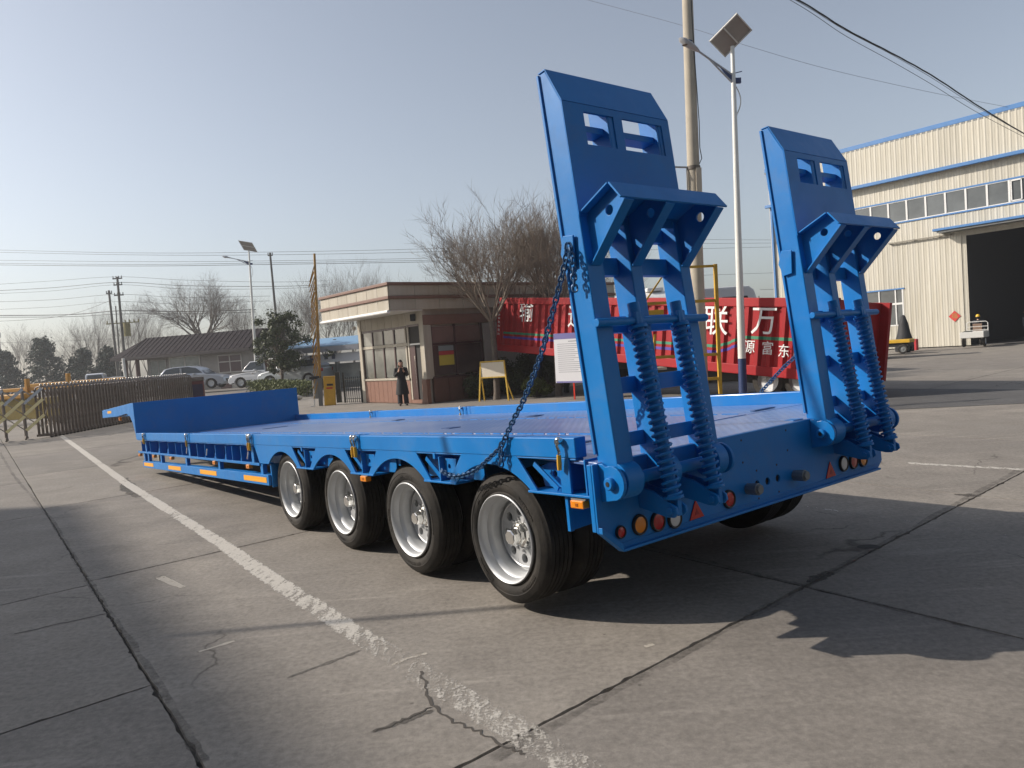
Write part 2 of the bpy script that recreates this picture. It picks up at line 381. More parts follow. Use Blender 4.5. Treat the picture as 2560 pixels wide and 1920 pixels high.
# painted line, cracks, stains: thin worn sheets lying on the concrete
def ribbon(name, pts, widths, mt, z=.006, wear=None, sub=6, jitter=0.0, rnd=None, edge=0.12):
    """thin sheet along a path; 'wear' rises towards its edges so that it fades out raggedly"""
    rnd = rnd or random.Random(5); P = []; Wd = []; We = []
    pts = [Vector((p[0], p[1], 0)) for p in pts]; wear = wear or [0]*len(pts)
    for i in range(len(pts)-1):
        for k in range(sub):
            t = k/sub; P.append(pts[i].lerp(pts[i+1], t)); Wd.append(widths[i]*(1-t)+widths[i+1]*t); We.append(wear[i]*(1-t)+wear[i+1]*t)
    P.append(pts[-1]); Wd.append(widths[-1]); We.append(wear[-1]); vs = []; fs = []; ww = []; C = (-.5, -.36, 0, .36, .5)
    for i, p in enumerate(P):
        d = (P[min(i+1, len(P)-1)]-P[max(i-1, 0)]).normalized(); nrm = Vector((-d.y, d.x, 0)); end = edge*.8 if i in (0, len(P)-1) else 0
        off = nrm*rnd.uniform(-jitter, jitter) if 0 < i < len(P)-1 else Vector(); k = 1+rnd.uniform(-.35,.35)*(jitter > 0)
        for cc in C: vs.append(p+off+nrm*(Wd[i]*cc*k)); ww.append(We[i]+end+(edge if abs(cc) > .4 else 0))
    for i in range(len(P)-1):
        for j in range(4): fs.append((5*i+j, 5*i+j+1, 5*i+6+j, 5*i+5+j))
    mb = MB().add([(v.x, v.y, z) for v in vs], fs); me = mb.mesh(name); at = me.attributes.new('wear', 'FLOAT', 'POINT')
    for i, v in enumerate(ww): at.data[i].value = v
    me.materials.append(mt); return structure(obj_of(me, name))
PAINT = worn_material('worn_white_paint', (0.54, 0.51, 0.46), (0.58, 0.70), 11, math.radians(-36), (1.9, .55, 1))
ribbon('painted_line', [(-17.6,28.2),(-6.28,11.85),(-2.94,7.2),(-2.21,6.13),(-1.11,4.58),(-.62,3.93),(-.05,3.16),(.30,2.70),(.75,2.05)], [.14,.14,.15,.17,.185,.21,.21,.21,.21], PAINT, .002,
       [-.06,-.05,-.01,.02,.035,.135,.115,.12,.12], 10)
CRK = mat('crack_dirt', (0.075, 0.067, 0.058), 0.95)
rc = random.Random(11)
for pts in ([(-.60,3.92),(-.55,3.72),(-.50,3.52),(-.40,3.36),(-.26,3.24),(-.14,3.10),(-.06,3.03)], [(-.50,3.50),(-.62,3.40),(-.74,3.31)],
            [(-3.51,5.0),(-3.25,5.17),(-3.0,5.31)], [(-1.30,2.95),(-1.55,3.0),(-1.75,2.93)]):
    ribbon('crack', pts, [.010+.008*rc.random() for _ in pts], CRK, .0024, sub=7, jitter=.012, rnd=rc)
STAIN = worn_material('dark_stain', (0.095, 0.086, 0.076), (0.45, 1.0), 9)
for pts, w in (([(-1.34,3.95),(-1.15,4.12),(-.98,4.28)], [.02,.05,.03]), ([(-.76,3.30),(-.62,3.38),(-.48,3.48)], [.02,.06,.03]),
               ([(1.86,4.86),(1.97,4.95),(2.10,5.05)], [.05,.13,.08]), 
               ([(-6.7,12.6),(-5.9,11.2),(-5.3,10.3)], [.1,.26,.1]), ([(4.12,7.03),(4.22,6.95),(4.3,6.88)], [.05,.16,.1])):
    ribbon('stain', pts, w, STAIN, .0012, [.0]*len(pts), sub=8, jitter=.004, rnd=rc, edge=.5)
for pts, w in (([(-13.5,19.4),(-9.6,14.1),(-5.88,9.24),(-3.69,6.21),(-2.04,3.99),(-1.43,3.11)], .06), ([(-.26,2.95),(.88,3.97),(1.92,4.89),(4.25,6.94),(5.48,8.02)], .075), ([(.9,6.2),(1.83,4.78),(2.53,3.75)], .06), ([(-3.67,6.2),(-2.26,7.36)], .05)):
    ribbon('joint_stain', pts, [w]*len(pts), STAIN, .0009, [.16]*len(pts), sub=14, jitter=.006, rnd=rc, edge=.45)
PATCH = mat('cover_dark', (0.03, 0.028, 0.026), 0.8)
MB().add([(2.60+.085*math.cos(a*.5236), 5.56+.06*math.sin(a*.5236), .002) for a in range(12)], [tuple(range(12))]).build('stain', PATCH)['kind'] = 'structure'
SCUFF = worn_material('pale_scuff', (0.46, 0.42, 0.36), (0.52, 0.66), 7.0, 0.3, (1,1,1))
for pts, w in (([(-2.02,4.42),(-1.83,4.58)], .035), ([(-.78,4.02),(-.70,4.10),(-.58,4.16)], .03), ([(-.9,6.4),(-.62,6.55)], .04),
               ([(-.92,3.0),(-.84,2.88),(-.78,2.84),(-.70,2.7)], .022), ([(.62,4.02),(.68,4.05)], .04), ([(-.36,5.75),(-.16,5.95)], .05), ([(-3.1,6.2),(-2.7,5.8)], .07)):
    ribbon('scuff', pts, [w]*len(pts), SCUFF, .0016, [.02]*len(pts), sub=8, jitter=.003, rnd=rc, edge=.25)
# right-hand faded bay line
ribbon('painted_line', [(4.6,8.75),(5.45,7.86),(6.4,6.8)], [.12,.12,.12], PAINT, .002, [.03,.03,.03], 10)
ribbon('painted_line', [(2.6,7.1),(3.3,6.1),(4.4,4.6)], [.05,.05,.05], PAINT, .002, [.14,.14,.14], 10)
# band of shade across the yard on the right, painted as a dark sheet
STRIP = concrete_material('shade_band', (0.125, 0.125, 0.125), False)
# raised street and verge beyond the gate
ROADM = concrete_material('street_concrete', (0.21, 0.195, 0.175), False)
verge = MB(); rows = []
for Y, z in ((33,-.055),(37,.02),(44,.16),(52,.27),(70,.30),(400,.30)): rows.append((Y, z))
vs = []
for Y, z in rows: vs += [(-Y*1.1-40, Y, z), (-Y*.165-2.9, Y, z)]
verge.add(vs, [(2*i, 2*i+1, 2*i+3, 2*i+2) for i in range(len(rows)-1)])
structure(verge.build('street', ROADM))
FARG = mat('far_ground', (0.16, 0.145, 0.12), 0.95, var=0.25, scale=.05)
structure(MB().add([(-2500,59,-.10),(2500,59,-.10),(2500,2800,-.10),(-2500,2800,-.10)], [(0,1,2,3)]).build('far_ground', FARG))
structure(MB().add([(x, y, .006) for x, y in ((6.9,14.25),(9.4,13.62),(13.0,12.8),(15.5,12.6),(13.0,14.4),(11.1,16.1),(9.7,18.3),(8.2,20.8),(6.6,20.9),(6.4,16))], [tuple(range(10))]).build('shade_band', STRIP))  # cast shade laid on the concrete as colour

# ------------------------------------------------------------------ block added out of the frame on the left to cast shade on the yard's edge
SHW = mat('shade_block_wall', (0.42, 0.38, 0.32), 0.85, var=0.1, scale=1)
shade_caster = tag(empty('shade_block', (-26.5, -8.7, 0), math.radians(-54)), 'tall plain rendered block added left of the camera to cast shade on the yard', 'building')
MB().box(-28.7, 24, -9, 0, 0, 21.6).build('wall', SHW, shade_caster); MB().box(-28.7, 24, -9.1, .0, 21.6, 22).build('roof', GREYP, shade_caster)
wmo = MB().box(0,1.6,-.04,.03,0,1.7).mesh('window'); wmo.materials.append(GLASSD)
for k in range(12):
    for q in range(6): obj_of(wmo, 'window', shade_caster, (-26+k*4, 0, 1.2+q*3.4))
blocker = tag(empty('sky_blocker', (8, -10, 0), math.radians(4)), 'wide grey block added behind the camera to hold back sky light', 'building')  # unseen block, added to cut the sky fill on rear faces
MB().box(-34, 34, -16, 0, 0, 11).build('wall', mat('grey_blocker_wall', (.27,.26,.25), .8, var=.1, scale=.6), blocker); MB().box(-34.3, 34.3, -16.3, .3, 11, 11.3).build('roof', GREYP, blocker)
for k in range(7): MB().box(-30+k*9, -24.5+k*9, -.02, .04, 0, 5).build('door', mat('blocker_door', (.06,.06,.065), .6), blocker)
ycab = tag(MB().tube([(-24,5.3,5.2),(-13.2,5.62,5.0),(-10.7,5.74,4.97),(-6,5.88,4.95),(0,6.06,4.96),(9.0,6.34,5.05)], .026, 6).build('yard_cable', BLACKM, None, 60), 'black cable slung across the yard above the camera', 'cable')
tag(MB().tube([(-24,5.3,0),(-24,5.3,5.4)], [.09,.07], 10).build('cable_post', mat('post_grey', (.3,.29,.27), .7), None, 40), 'round grey post holding the end of the yard cable, left of the camera', 'post')
tag(MB().tube([(9.0,6.34,0),(9.0,6.34,5.2)], [.09,.07], 10).build('cable_post', mat('post_grey', (.3,.29,.27), .7), None, 40), 'round grey post holding the end of the yard cable, right of the camera', 'post')
# ------------------------------------------------------------------ the lowbed trailer; its frame: u across, v forward, w up
TH, PH = 0.6568, -0.0424
TO = Vector((0.4398, 3.8656, 0))
U = Vector((math.cos(TH), math.sin(TH), 0)); V0 = Vector((-math.sin(TH), math.cos(TH), 0))
tr = tag(empty('lowbed_trailer'), 'long bright blue four axle lowbed trailer with two raised loading ramps', 'trailer')
tr.matrix_world = Matrix.Translation(TO) @ Matrix.Rotation(TH, 4, 'Z') @ Matrix.Rotation(PH, 4, 'X')
WID, LEN = 3.0, 11.64
def part(mb, name, m=BLUE, bevel=0.004, smooth=None, parent=None, **k): return mb.build(name, m, parent or tr, smooth, bevel, **k)
def PU(p, q, t): return (t, p, q)           # polygon in (v,w), extruded along u
def PV(p, q, t): return (p, t, q)           # polygon in (u,w), extruded along v

# deck plates
DECK = bpy.data.materials.new('deck_chequer_paint'); DECK.use_nodes = True
t = DECK.node_tree; b = t.nodes['Principled BSDF']; tc = t.nodes.new('ShaderNodeTexCoord')
b.inputs['Roughness'].default_value = 0.34; b.inputs['Coat Weight'].default_value = 0.6; b.inputs['Coat Roughness'].default_value = 0.22
dn = noise(t, tc.outputs['Object'], 1.3, 5); b.inputs['Specular IOR Level'].default_value = 0.6
t.links.new(mix_rgb(t, ramp(t, dn, .35, .7), (0.08,0.165,0.40,1), (0.17,0.25,0.47,1)), b.inputs['Base Color'])
w1 = t.nodes.new('ShaderNodeTexWave'); w1.inputs['Scale'].default_value = 8; w1.wave_type = 'BANDS'; w1.bands_direction = 'DIAGONAL'
t.links.new(mapping(t, tc.outputs['Object'], 0, (1,1,0)), w1.inputs['Vector'])
w2 = t.nodes.new('ShaderNodeTexWave'); w2.inputs['Scale'].default_value = 8; w2.wave_type = 'BANDS'; w2.bands_direction = 'DIAGONAL'
t.links.new(mapping(t, tc.outputs['Object'], math.pi/2, (1,1,0)), w2.inputs['Vector'])
mm = t.nodes.new('ShaderNodeMath'); mm.operation = 'MULTIPLY'; t.links.new(w1.outputs['Fac'], mm.inputs[0]); t.links.new(w2.outputs['Fac'], mm.inputs[1])
bp = t.nodes.new('ShaderNodeBump'); bp.inputs['Strength'].default_value = 0.7; bp.inputs['Distance'].default_value = 0.005
t.links.new(mm.outputs[0], bp.inputs['Height']); t.links.new(bp.outputs[0], b.inputs['Normal'])
dv = [.52, 2.86, 5.5, 8.17, 11.63]
for i in range(4):
    for u0, u1 in ((.088,.90),(.903,2.097),(2.10,2.912)):
        MB().box(u0, u1, dv[i]+.004, dv[i+1]-.003, 1.066, 1.09 + (0.003 if u0 > .5 and u1 < 2.2 else 0)).build('deck_plate', DECK, tr, None, .003)
tail = MB().prism([(.519,1.088),(.012,1.053),(.012,1.035),(.519,1.06)], .02, 2.98, PU)
part(tail, 'tail_plate', DECK, .003)
# weld beads and pocket covers on the deck
for u in (.9015, 2.0985):
    mb = MB(); rr = random.Random(int(u*10))
    v = .6
    while v < 11.5:
        l = rr.uniform(.05,.16); mb.tube([(u, v, 1.0915), (u, v+l, 1.0935)], .006, 5); v += l+rr.uniform(.0,.07)
    part(mb, 'weld_bead', BLUE, 0)
for u, v, a, bb in ((.47,.62,.10,.05),(1.31,3.43,.07,.16),(.60,6.3,.07,.15),(2.45,.62,.14,.05),(2.4,3.43,.07,.16),(2.3,6.3,.07,.15),(1.5,8.9,.2,.07)):
    part(MB().box(u-a, u+a, v-bb/2, v+bb/2, 1.094, 1.099), 'pocket_cover', mat('pocket_steel', (0.006,0.05,0.17), .5), .002)

# side rails, in lengths that meet at the lashing latches
rj = [.155, 2.86, 5.5, 8.17, 10.94, LEN+.02]
for s in (0, 1):
    for i in range(5):
        a, bb = rj[i]+(.006 if i else 0), rj[i+1]-.006
        u0, u1 = (0, .085) if s == 0 else (WID-.085, WID)
        o = part(MB().box(u0, u1, a, bb, 1.075, 1.19), 'side_rail', BLUE, .006)
        ee = u0-.004 if s == 0 else u1+.004
        for e in (a+.05, bb-.05):
            if e < .3 or e > 11.5: continue
            MB().box(u0-.006 if s == 0 else u0-.003, u1+.003 if s == 0 else u1+.006, e-.028, e+.028, 1.08, 1.194).build('rail_sleeve', BLUE, o, None, .003)
# latches: chrome loop and yellow grips on the left rail
latch = None
for i, v in enumerate((.26, 2.846, 5.5, 8.17, 10.94)):
    for dvv in ((0,) if i in (0,3) else (-.028, .028)):
        if latch is None:
            mb = MB(); pts = [(-.022, 0, .055), (-.035, .004, .03), (-.030, -.004, .0), (-.030, 0, -.03)]
            mb.tube(pts, .010, 7); mb.cyl((-.038, 0, .052), (.0, 0, .052), .020, n=10); mb.ball((-.024, 0, .062), .019)
            latch = part(mb, 'rail_latch', CHROME, 0, 40)
            g = MB().tube([(-.030, 0, -.02), (-.027, .006, -.07), (-.024, .012, -.105)], [.013,.015,.013], 8).build('grip', YGRIP, latch, 40)
            L = latch
        else: L = copy_tree(latch, tr)
        L.location = (0, v+dvv, 1.118)
for v in (3.06, 5.62, 8.3):
    L = copy_tree(latch, tr); L.location = (WID-.085, v, 1.13); L.rotation_euler = (0,0,0)

# left skirt: wheel arches joined by V pockets
ac = [.985 + 1.213*i for i in range(4)]
def arch_pts(c):
    Rr = .634; cy = 1.017-Rr; a0 = math.asin(.40/Rr)
    return [(c + Rr*math.sin(a), cy + Rr*math.cos(a)) for a in [a0 - 2*a0*k/18 for k in range(19)]]
def skirt(u0, u1):
    for i, c in enumerate(ac):
        pa = arch_pts(c); lo, hi = c-.606, c+.606
        if i == 0:
            poly = [(hi-.12,.876)] + pa + [(.52,.876),(.66,1.04),(.70,1.085)] + [(hi-.31,1.085)]
        elif i == 3:
            poly = [(5.30,.876)] + pa + [(lo+.12,.876),(lo+.31,1.085),(5.44,1.085)]
        else:
            poly = [(hi-.12,.876)] + pa + [(lo+.12,.876),(lo+.31,1.085),(hi-.31,1.085)]
        part(MB().prism(poly[::-1], u0, u1, PU), 'wheel_arch_panel', BLUE, .003)
    # top strip under the rail, foot flanges
    part(MB().box(u0+.002, u1+.05, .165, 11.6, 1.064, 1.073), 'rail_ledge', BLUE, .003)
skirt(.004, .018)
for i in range(3):
    c = ac[i]+.606
    part(MB().box(-.004, .15, c-.21, c+.21, .862, .876), 'foot_flange', BLUE, .003)
    # web behind the pocket, ribs and a drilled bracket
    part(MB().box(.135, .150, c-.36, c+.36, .876, 1.045), 'pocket_web', BLUE, .002)
    part(MB().box(.006, .135, c-.012, c+.002, .876, 1.045), 'pocket_rib', BLUE, .002)
    part(MB().prism([(c-.14,.93),(c-.02,.93),(c-.02,1.03),(c-.17,1.03)], .045, .057, PU, [circle(c-.075,.975,.017)[::-1]]), 'pocket_bracket', BLUE, .002)
    part(MB().bar((.03,c+.20,1.03),(.05,c+.035,.885),.035,.012,(1,0,0)), 'pocket_gusset', BLUE, .002)
    part(MB().box(.0,.03,c+.03,c+.06,1.03,1.072), 'rail_hook', BLUE, .003)
# rear outrigger box behind wheel four
part(MB().box(-.004, .55, .012, .60, .862, .876), 'foot_flange', BLUE, .003)
part(MB().box(.30, .315, .02, .70, .876, 1.045), 'pocket_web', BLUE, .002)
part(MB().prism([(.34,.885),(.56,.885),(.60,1.0),(.50,1.03),(.34,1.03)], .10, .112, PU, [circle(.46,.965,.019)[::-1]]), 'pocket_bracket', BLUE, .002)
for v in (.10,.30): part(MB().box(.006, .30, v-.006, v+.006, .876, 1.07), 'pocket_rib', BLUE, .002)
part(MB().box(.0, .016, .22, .30, .876, 1.075), 'rail_post', BLUE, .003)
part(MB().bar((.03,.56,1.03),(.03,.36,.89),.03,.012,(1,0,0)), 'pocket_gusset', BLUE, .002)

# front side beam with ribs, gussets and the flange under it
part(MB().box(.13, .145, 5.35, 11.6, .862, 1.045), 'side_beam', BLUE, .002)
part(MB().prism([(5.30,.846),(11.62,.846),(11.62,.860),(5.30,.860)], -.002, .16, PU), 'side_flange', BLUE, .003)
part(MB().box(-.003, .012, 5.3, 11.6, .846, .876), 'flange_lip', BLUE, .002)
rr = random.Random(4); rib_me = None; gus_me = None
for v in (5.45, 5.92, 6.25, 6.5, 6.93, 7.4, 7.78, 8.17, 8.6, 8.95, 9.4, 9.98, 10.65, 11.3):
    if rib_me is None:
        rib = part(MB().box(.004, .13, -.007, .007, .862, 1.045), 'outrigger_rib', BLUE, .002); rib_me = rib
    else: rib = copy_tree(rib_me, tr)
    rib.location = (0, v, 0)
for v in (6.08, 6.70, 7.15, 7.58, 8.40, 9.15, 9.7, 10.3):
    o = part(MB().prism([(-.11,.865),(.09,.865),(.05,.93),(-.03,.96),(-.05,1.04),(-.11,1.04)], .07, .08, PU, [circle(.03,.895,.016,10)[::-1]]), 'outrigger_gusset', BLUE, .002); o.location = (0, v, 0)
for v in (5.5, 8.17, 10.94):
    part(MB().box(-.004, .014, v-.05, v+.03, .862, 1.045), 'rail_post', BLUE, .003)
for v in (5.66, 8.3, 7.3): part(MB().bar((.0,v-.03,.99),(.0,v+.03,.91),.02,.012,(1,0,0)), 'zinc_pin', ZINC, .002)

# side underrun guard with reflective strips
gd = part(MB().prism([(5.06,.640),(11.30,.600),(11.30,.708),(5.06,.756)], .0, .03, PU), 'side_guard', BLUE, .004)
MB().prism([(5.06,.735),(11.30,.690),(11.30,.708),(5.06,.756)], .03, .10, PU).build('guard_lip', BLUE, gd, None, .003)
for a, bb in ((5.12,5.88),(6.96,7.72),(8.74,9.49),(10.52,11.22)):
    z0 = .698-.0064*(a-5.1); MB().prism([(a,z0-.030),(bb,z0-.036),(bb,z0+.022),(a,z0+.028)], -.003, .002, PU).build('reflector', REFY, gd)
for v in (5.28, 6.86, 8.45, 9.98, 10.9, 11.2):
    part(MB().box(.012, .06, v-.04, v+.04, .68, .86), 'guard_hanger', BLUE, .003)
part(MB().box(.03, .30, 5.03, 5.06, .62, .87), 'guard_hanger', BLUE, .003)
# amber side markers
mk = None
for v, w in ((.165,.826),(2.75,.835),(5.66,.826),(6.98,.824),(9.23,.815),(10.39,.812),(11.48,.806)):
    if mk is None:
        mk = part(MB().box(-.02, .03, -.052, .052, -.022, .022), 'marker_lamp', AMBER, .006)
        MB().box(-.023, -.0205, -.010, .010, -.008, .008).build('bulb', mat('amber_dark', (.35,.10,.01), .3), mk)
        MB().box(-.006, .034, -.058, .058, .022, .030).build('hood', GREYP, mk)
        m_ = mk
    else: m_ = copy_tree(mk, tr)
    m_.location = (.0, v, w)

# gooseneck: riser panel, necks, top plate
part(MB().box(0, WID, LEN, LEN+.02, 1.085, 1.73), 'headboard', BLUE, .004)
for u0 in (0.0, 2.96):
    poly = [(LEN+.022,1.10),(11.70,1.21),(11.82,1.36),(12.02,1.50),(12.35,1.55),(13.2,1.513),(14.86,1.505),(14.83,1.66),(11.945,1.727),(LEN+.022,1.728)]
    part(MB().prism(poly, u0, u0+.04, PU), 'gooseneck_side', BLUE, .004)
part(MB().box(.02, 2.98, LEN+.03, 14.8, 1.655, 1.672), 'gooseneck_top', BLUE, .003)
part(MB().box(.04, 2.96, 11.9, 14.8, 1.50, 1.515), 'gooseneck_belly', BLUE, .003)
part(MB().box(-.003, .0, 13.80, 14.22, 1.585, 1.635), 'reflector', REFY, 0)
part(MB().cyl((-.02,12.95,1.46),(.02,12.95,1.46),.035), 'marker_lamp', AMBER, 0)
for u in (.5, 2.4):
    leg = part(MB().box(u-.07, u+.07, 12.2, 12.34, .85, 1.52), 'landing_leg', GREYP, .004)
    MB().box(u-.05, u+.05, 12.22, 12.32, .56, .85).build('inner_leg', ZINC, leg); MB().box(u-.13, u+.13, 12.14, 12.40, .53, .56).build('foot', GREYP, leg)
part(MB().box(.9, 2.1, LEN+.02, 11.9, .85, 1.6), 'neck_box', BLUE, .004)

# chassis under the deck: main beams, cross members, axles
for u in (.98, 1.98): part(MB().box(u-.06, u+.06, .03, 11.62, .62, 1.06), 'main_beam', BLUE, .004)
for k in range(12): part(MB().box(.15, 2.85, .5+k*.95, .56+k*.95, .93, 1.06), 'cross_member', BLUE, .003)
part(MB().box(.16, 2.84, .56, 11.6, 1.056, 1.065), 'underfloor', DARKIN, 0)
# mudguard plate behind wheel four
part(MB().add([(.03,.30,.862),(.72,.30,.862),(.72,.30,.69),(.035,.30,.655),(.03,.312,.862),(.72,.312,.862),(.72,.312,.69),(.035,.312,.655)],
    [(0,1,2,3),(7,6,5,4),(0,4,5,1),(1,5,6,2),(2,6,7,3),(3,7,4,0)]), 'mud_plate', BLUE, .002)
part(MB().box(.026,.055,.285,.31,.655,.862), 'mud_plate_edge', BLUE, .003)

# wheels
RT, RW = .42, .232
def tyre_mesh():
    h0, h1 = .012, .012+RW; m = (h0+h1)/2
    prof = [(.283,h0+.016),(.292,h0+.004),(.302,h0+.010),(.318,h0-.002),(.340,h0-.006),(.356,h0-.003),(.360,h0-.006),(.372,h0+.0),(.392,h0+.010),(.406,h0+.020),(.4135,h0+.031)]
    tread = []
    for k in range(5):
        a = h0+.033+k*.0345; w = .0265
        tread += [(RT-.001, a), (RT, a+w*.5), (RT-.001, a+w)]
        if k < 4: tread += [(RT-.011, a+w+.001), (RT-.011, a+w+.007)]
    prof += tread + [(r, h1-(h-h0)) for r, h in prof[::-1]]
    mb = MB().lathe(prof, 72, lambda x, y, h: (h, x, y)); rl_ = random.Random(2)
    for a0 in (0.2, 1.9, 3.4, 5.0):          # moulded marks on the sidewall
        for k in range(9):
            if rl_.random() < .2: continue
            a = a0+k*.062; hh = rl_.uniform(.012,.02); c_, s_ = math.cos(a), math.sin(a)
            mb.box(h0-.0085, h0-.003, -.008, .008, .338-hh*.5, .338+hh*.5, lambda x, y, z: (x, z*c_-y*s_, z*s_+y*c_))
    return mb.mesh('tyre', 38)
def rim_mesh():
    mb = MB(); M = lambda x, y, h: (h, x, y)
    prof = [(.285,.020),(.289,.010),(.288,.004),(.283,.0),(.277,.003),(.269,.014),(.264,.020),(.260,.062),(.252,.068),(.240,.088),(.238,.094),(.238,.172),(.222,.173),(.218,.150),(.212,.146),(.205,.150)]
    mb.lathe(prof, 64, M)
    # disc with eight hand holes, built sector by sector
    r0, r1, hd = .085, .206, .153
    for k in range(8):
        a0 = 2*math.pi*k/8; n = 6; outer = []
        for j in range(n): outer.append((r1, a0+ (math.pi/4)*j/n, hd-.002))
        for j in range(3): outer.append((r1-(r1-r0)*j/3, a0+math.pi/4, hd))
        for j in range(n): outer.append((r0, a0+math.pi/4*(1-j/n), hd-.006))
        for j in range(3): outer.append((r0+(r1-r0)*j/3, a0, hd))
        op = [(r*math.cos(a), r*math.sin(a), h) for r, a, h in outer]; N = len(op)
        hc = (.158*math.cos(a0+math.pi/8), .158*math.sin(a0+math.pi/8)); hr = .031
        o = len(mb.v); ip = []
        for (x, y, h) in op:
            an = math.atan2(y-hc[1], x-hc[0]); ip.append((hc[0]+hr*math.cos(an), hc[1]+hr*math.sin(an)))
        mb.v += [Vector(M(x, y, h)) for x, y, h in op] + [Vector(M(x, y, hd-.002)) for x, y in ip] + [Vector(M(x, y, hd+.03)) for x, y in ip]
        for i in range(N):
            j = (i+1) % N; mb.f.append((o+i, o+j, o+N+j, o+N+i)); mb.f.append((o+N+i, o+N+j, o+2*N+j, o+2*N+i))
    # barrel behind, second rim of the inner tyre
    mb.lathe([(.240,.17),(.236,.24),(.27,.27),(.285,.285),(.285,.33),(.25,.36),(.25,.50),(.284,.52)], 40, M)
    return mb.mesh('wheel', 35)
def hub_mesh():
    mb = MB(); M = lambda x, y, h: (h, x, y)
    mb.lathe([(.0,.048),(.044,.048),(.050,.053),(.053,.060),(.053,.098),(.060,.102),(.062,.125),(.080,.130),(.088,.150)], 8, M)
    return mb.mesh('hub', 25)
def nuts_mesh():
    mb = MB()
    for k in range(10):
        a = 2*math.pi*(k+.3)/10; c = (.082*math.cos(a), .082*math.sin(a)); c = (.112*math.cos(a), .112*math.sin(a))
        mb.tube([(.138,c[0]*.93,c[1]*.93),(.16,c[0]*.93,c[1]*.93)], .010, 6)
    return mb.mesh('nut_ring', 30)
tm, rm, hm, nm = tyre_mesh(), rim_mesh(), hub_mesh(), nuts_mesh()
tm.materials.append(RUBBER); rm.materials.append(STEELRIM); hm.materials.append(CHROME); nm.materials.append(mat('nut_steel', (.30,.31,.32), .45, .6))
for i in range(4):
    v = .985+1.213*i; zc = RT + (.062, .020, .010, 0)[i]; w = (zc - v*math.sin(PH))/math.cos(PH)
    part(MB().box(.55, 2.45, v-.06, v+.06, w-.06, w+.06), 'axle', DARKIN, .004)
    for s in (0, 1):
        wh = obj_of(rm, 'wheel', tr, (.06 if s == 0 else 2.94, v, w), (random.Random(i*2+s).uniform(0,6), 0, 0 if s == 0 else math.pi))
        obj_of(tm, 'tyre', wh); obj_of(tm, 'tyre', wh, (.285, 0, 0)); obj_of(hm, 'hub', wh); obj_of(nm, 'nut_ring', wh)
        for u in (.70, 2.30):
            if s == 0: part(MB().box(u-.05, u+.05, v-.25, v+.25, w+.08, w+.15), 'leaf_spring', DARKIN, .003)

# rear beam
poly = [(-.03,.686),(.118,.560),(2.95,.560),(3.03,.62),(3.03,1.050),(-.03,1.050)]
hol = [circle(u,.709,.024,14)[::-1] for u in (1.394,1.51,1.627)]
part(MB().prism(poly, 0, .014, PV, hol), 'rear_beam', BLUE, .003)
part(MB().prism([(-.03,.686),(.118,.560),(.118,.60),(-.03,.72)], -.03, .0, PV), 'rear_beam_corner', BLUE, .004)
part(MB().box(.118, 2.95, -.028, 0, .560, .575), 'rear_lip', BLUE, .004); part(MB().box(.118, 2.95, -.006, 0, .600, .606), 'rear_crease', BLUE, .002)
part(MB().box(-.032, -.016, .014, .045, .69, 1.05), 'rear_side_plate', BLUE, .003)
part(MB().box(1.2, 1.8, .016, .03, .60, .86), 'beam_back', DARKIN, 0)
for u, w in ((1.263,.869),(1.267,1.009),(1.767,1.010),(1.766,.875),(1.625,.799),(1.398,.796),(1.624,.62),(1.396,.617)):
    part(MB().cyl((u,-.002,w),(u,.001,w),.007,n=10), 'bolt_hole', BLACKM, 0)
# lamps
lampm = {}
def tail_lamp(u, w, lens, r=.058):
    key = (lens.name, r)
    if key not in lampm:
        o = part(MB().lathe([(.0,-.002),(r*.72,-.002),(r*.78,-.016),(r*.92,-.018),(r,-.010),(r,.0)], 28, lambda x, y, h: (x, h, y)), 'tail_lamp', BLACKR, 0, 30)
        MB().lathe([(0,-.016),(r*.4,-.0155),(r*.76,-.012),(r*.77,-.004)], 24, lambda x, y, h: (x, h, y)).build('lens', lens, o, 40)
        lampm[key] = o
    else: o = copy_tree(lampm[key], tr)
    o.location = (u, -.001, w)
for u, w, l in ((.275,.674,AMBER),(.423,.662,REDL),(.565,.651,WHITEL),(1.080,.670,REDL),(2.450,.681,WHITEL),(2.591,.677,REDL),(2.729,.672,AMBER)): tail_lamp(u, w, l)
tail_lamp(.123, .665, REDL, .036)
for c in (.764, 2.270):
    o = part(MB().prism([(c-.066,.611),(c+.066,.614),(c,.722)], -.008, -.001, PV), 'triangle_reflector', REDREF, .002)
    MB().prism([(c-.022,.635),(c+.022,.636),(c,.672)], -.0095, -.0082, PV).build('inner_triangle', mat('red_inner', (.30,.012,.012), .4), o)
for u in (1.284, 1.817):
    o = part(MB().cyl((u,-.001,.697),(u,-.085,.700),.036,.040,8), 'connector_plug', mat('grey_steel', (.20,.22,.23), .4, .6), .003, 30)
    MB().cyl((u,-.085,.700),(u,-.100,.700),.030,n=8).build('cap', GREYP, o)

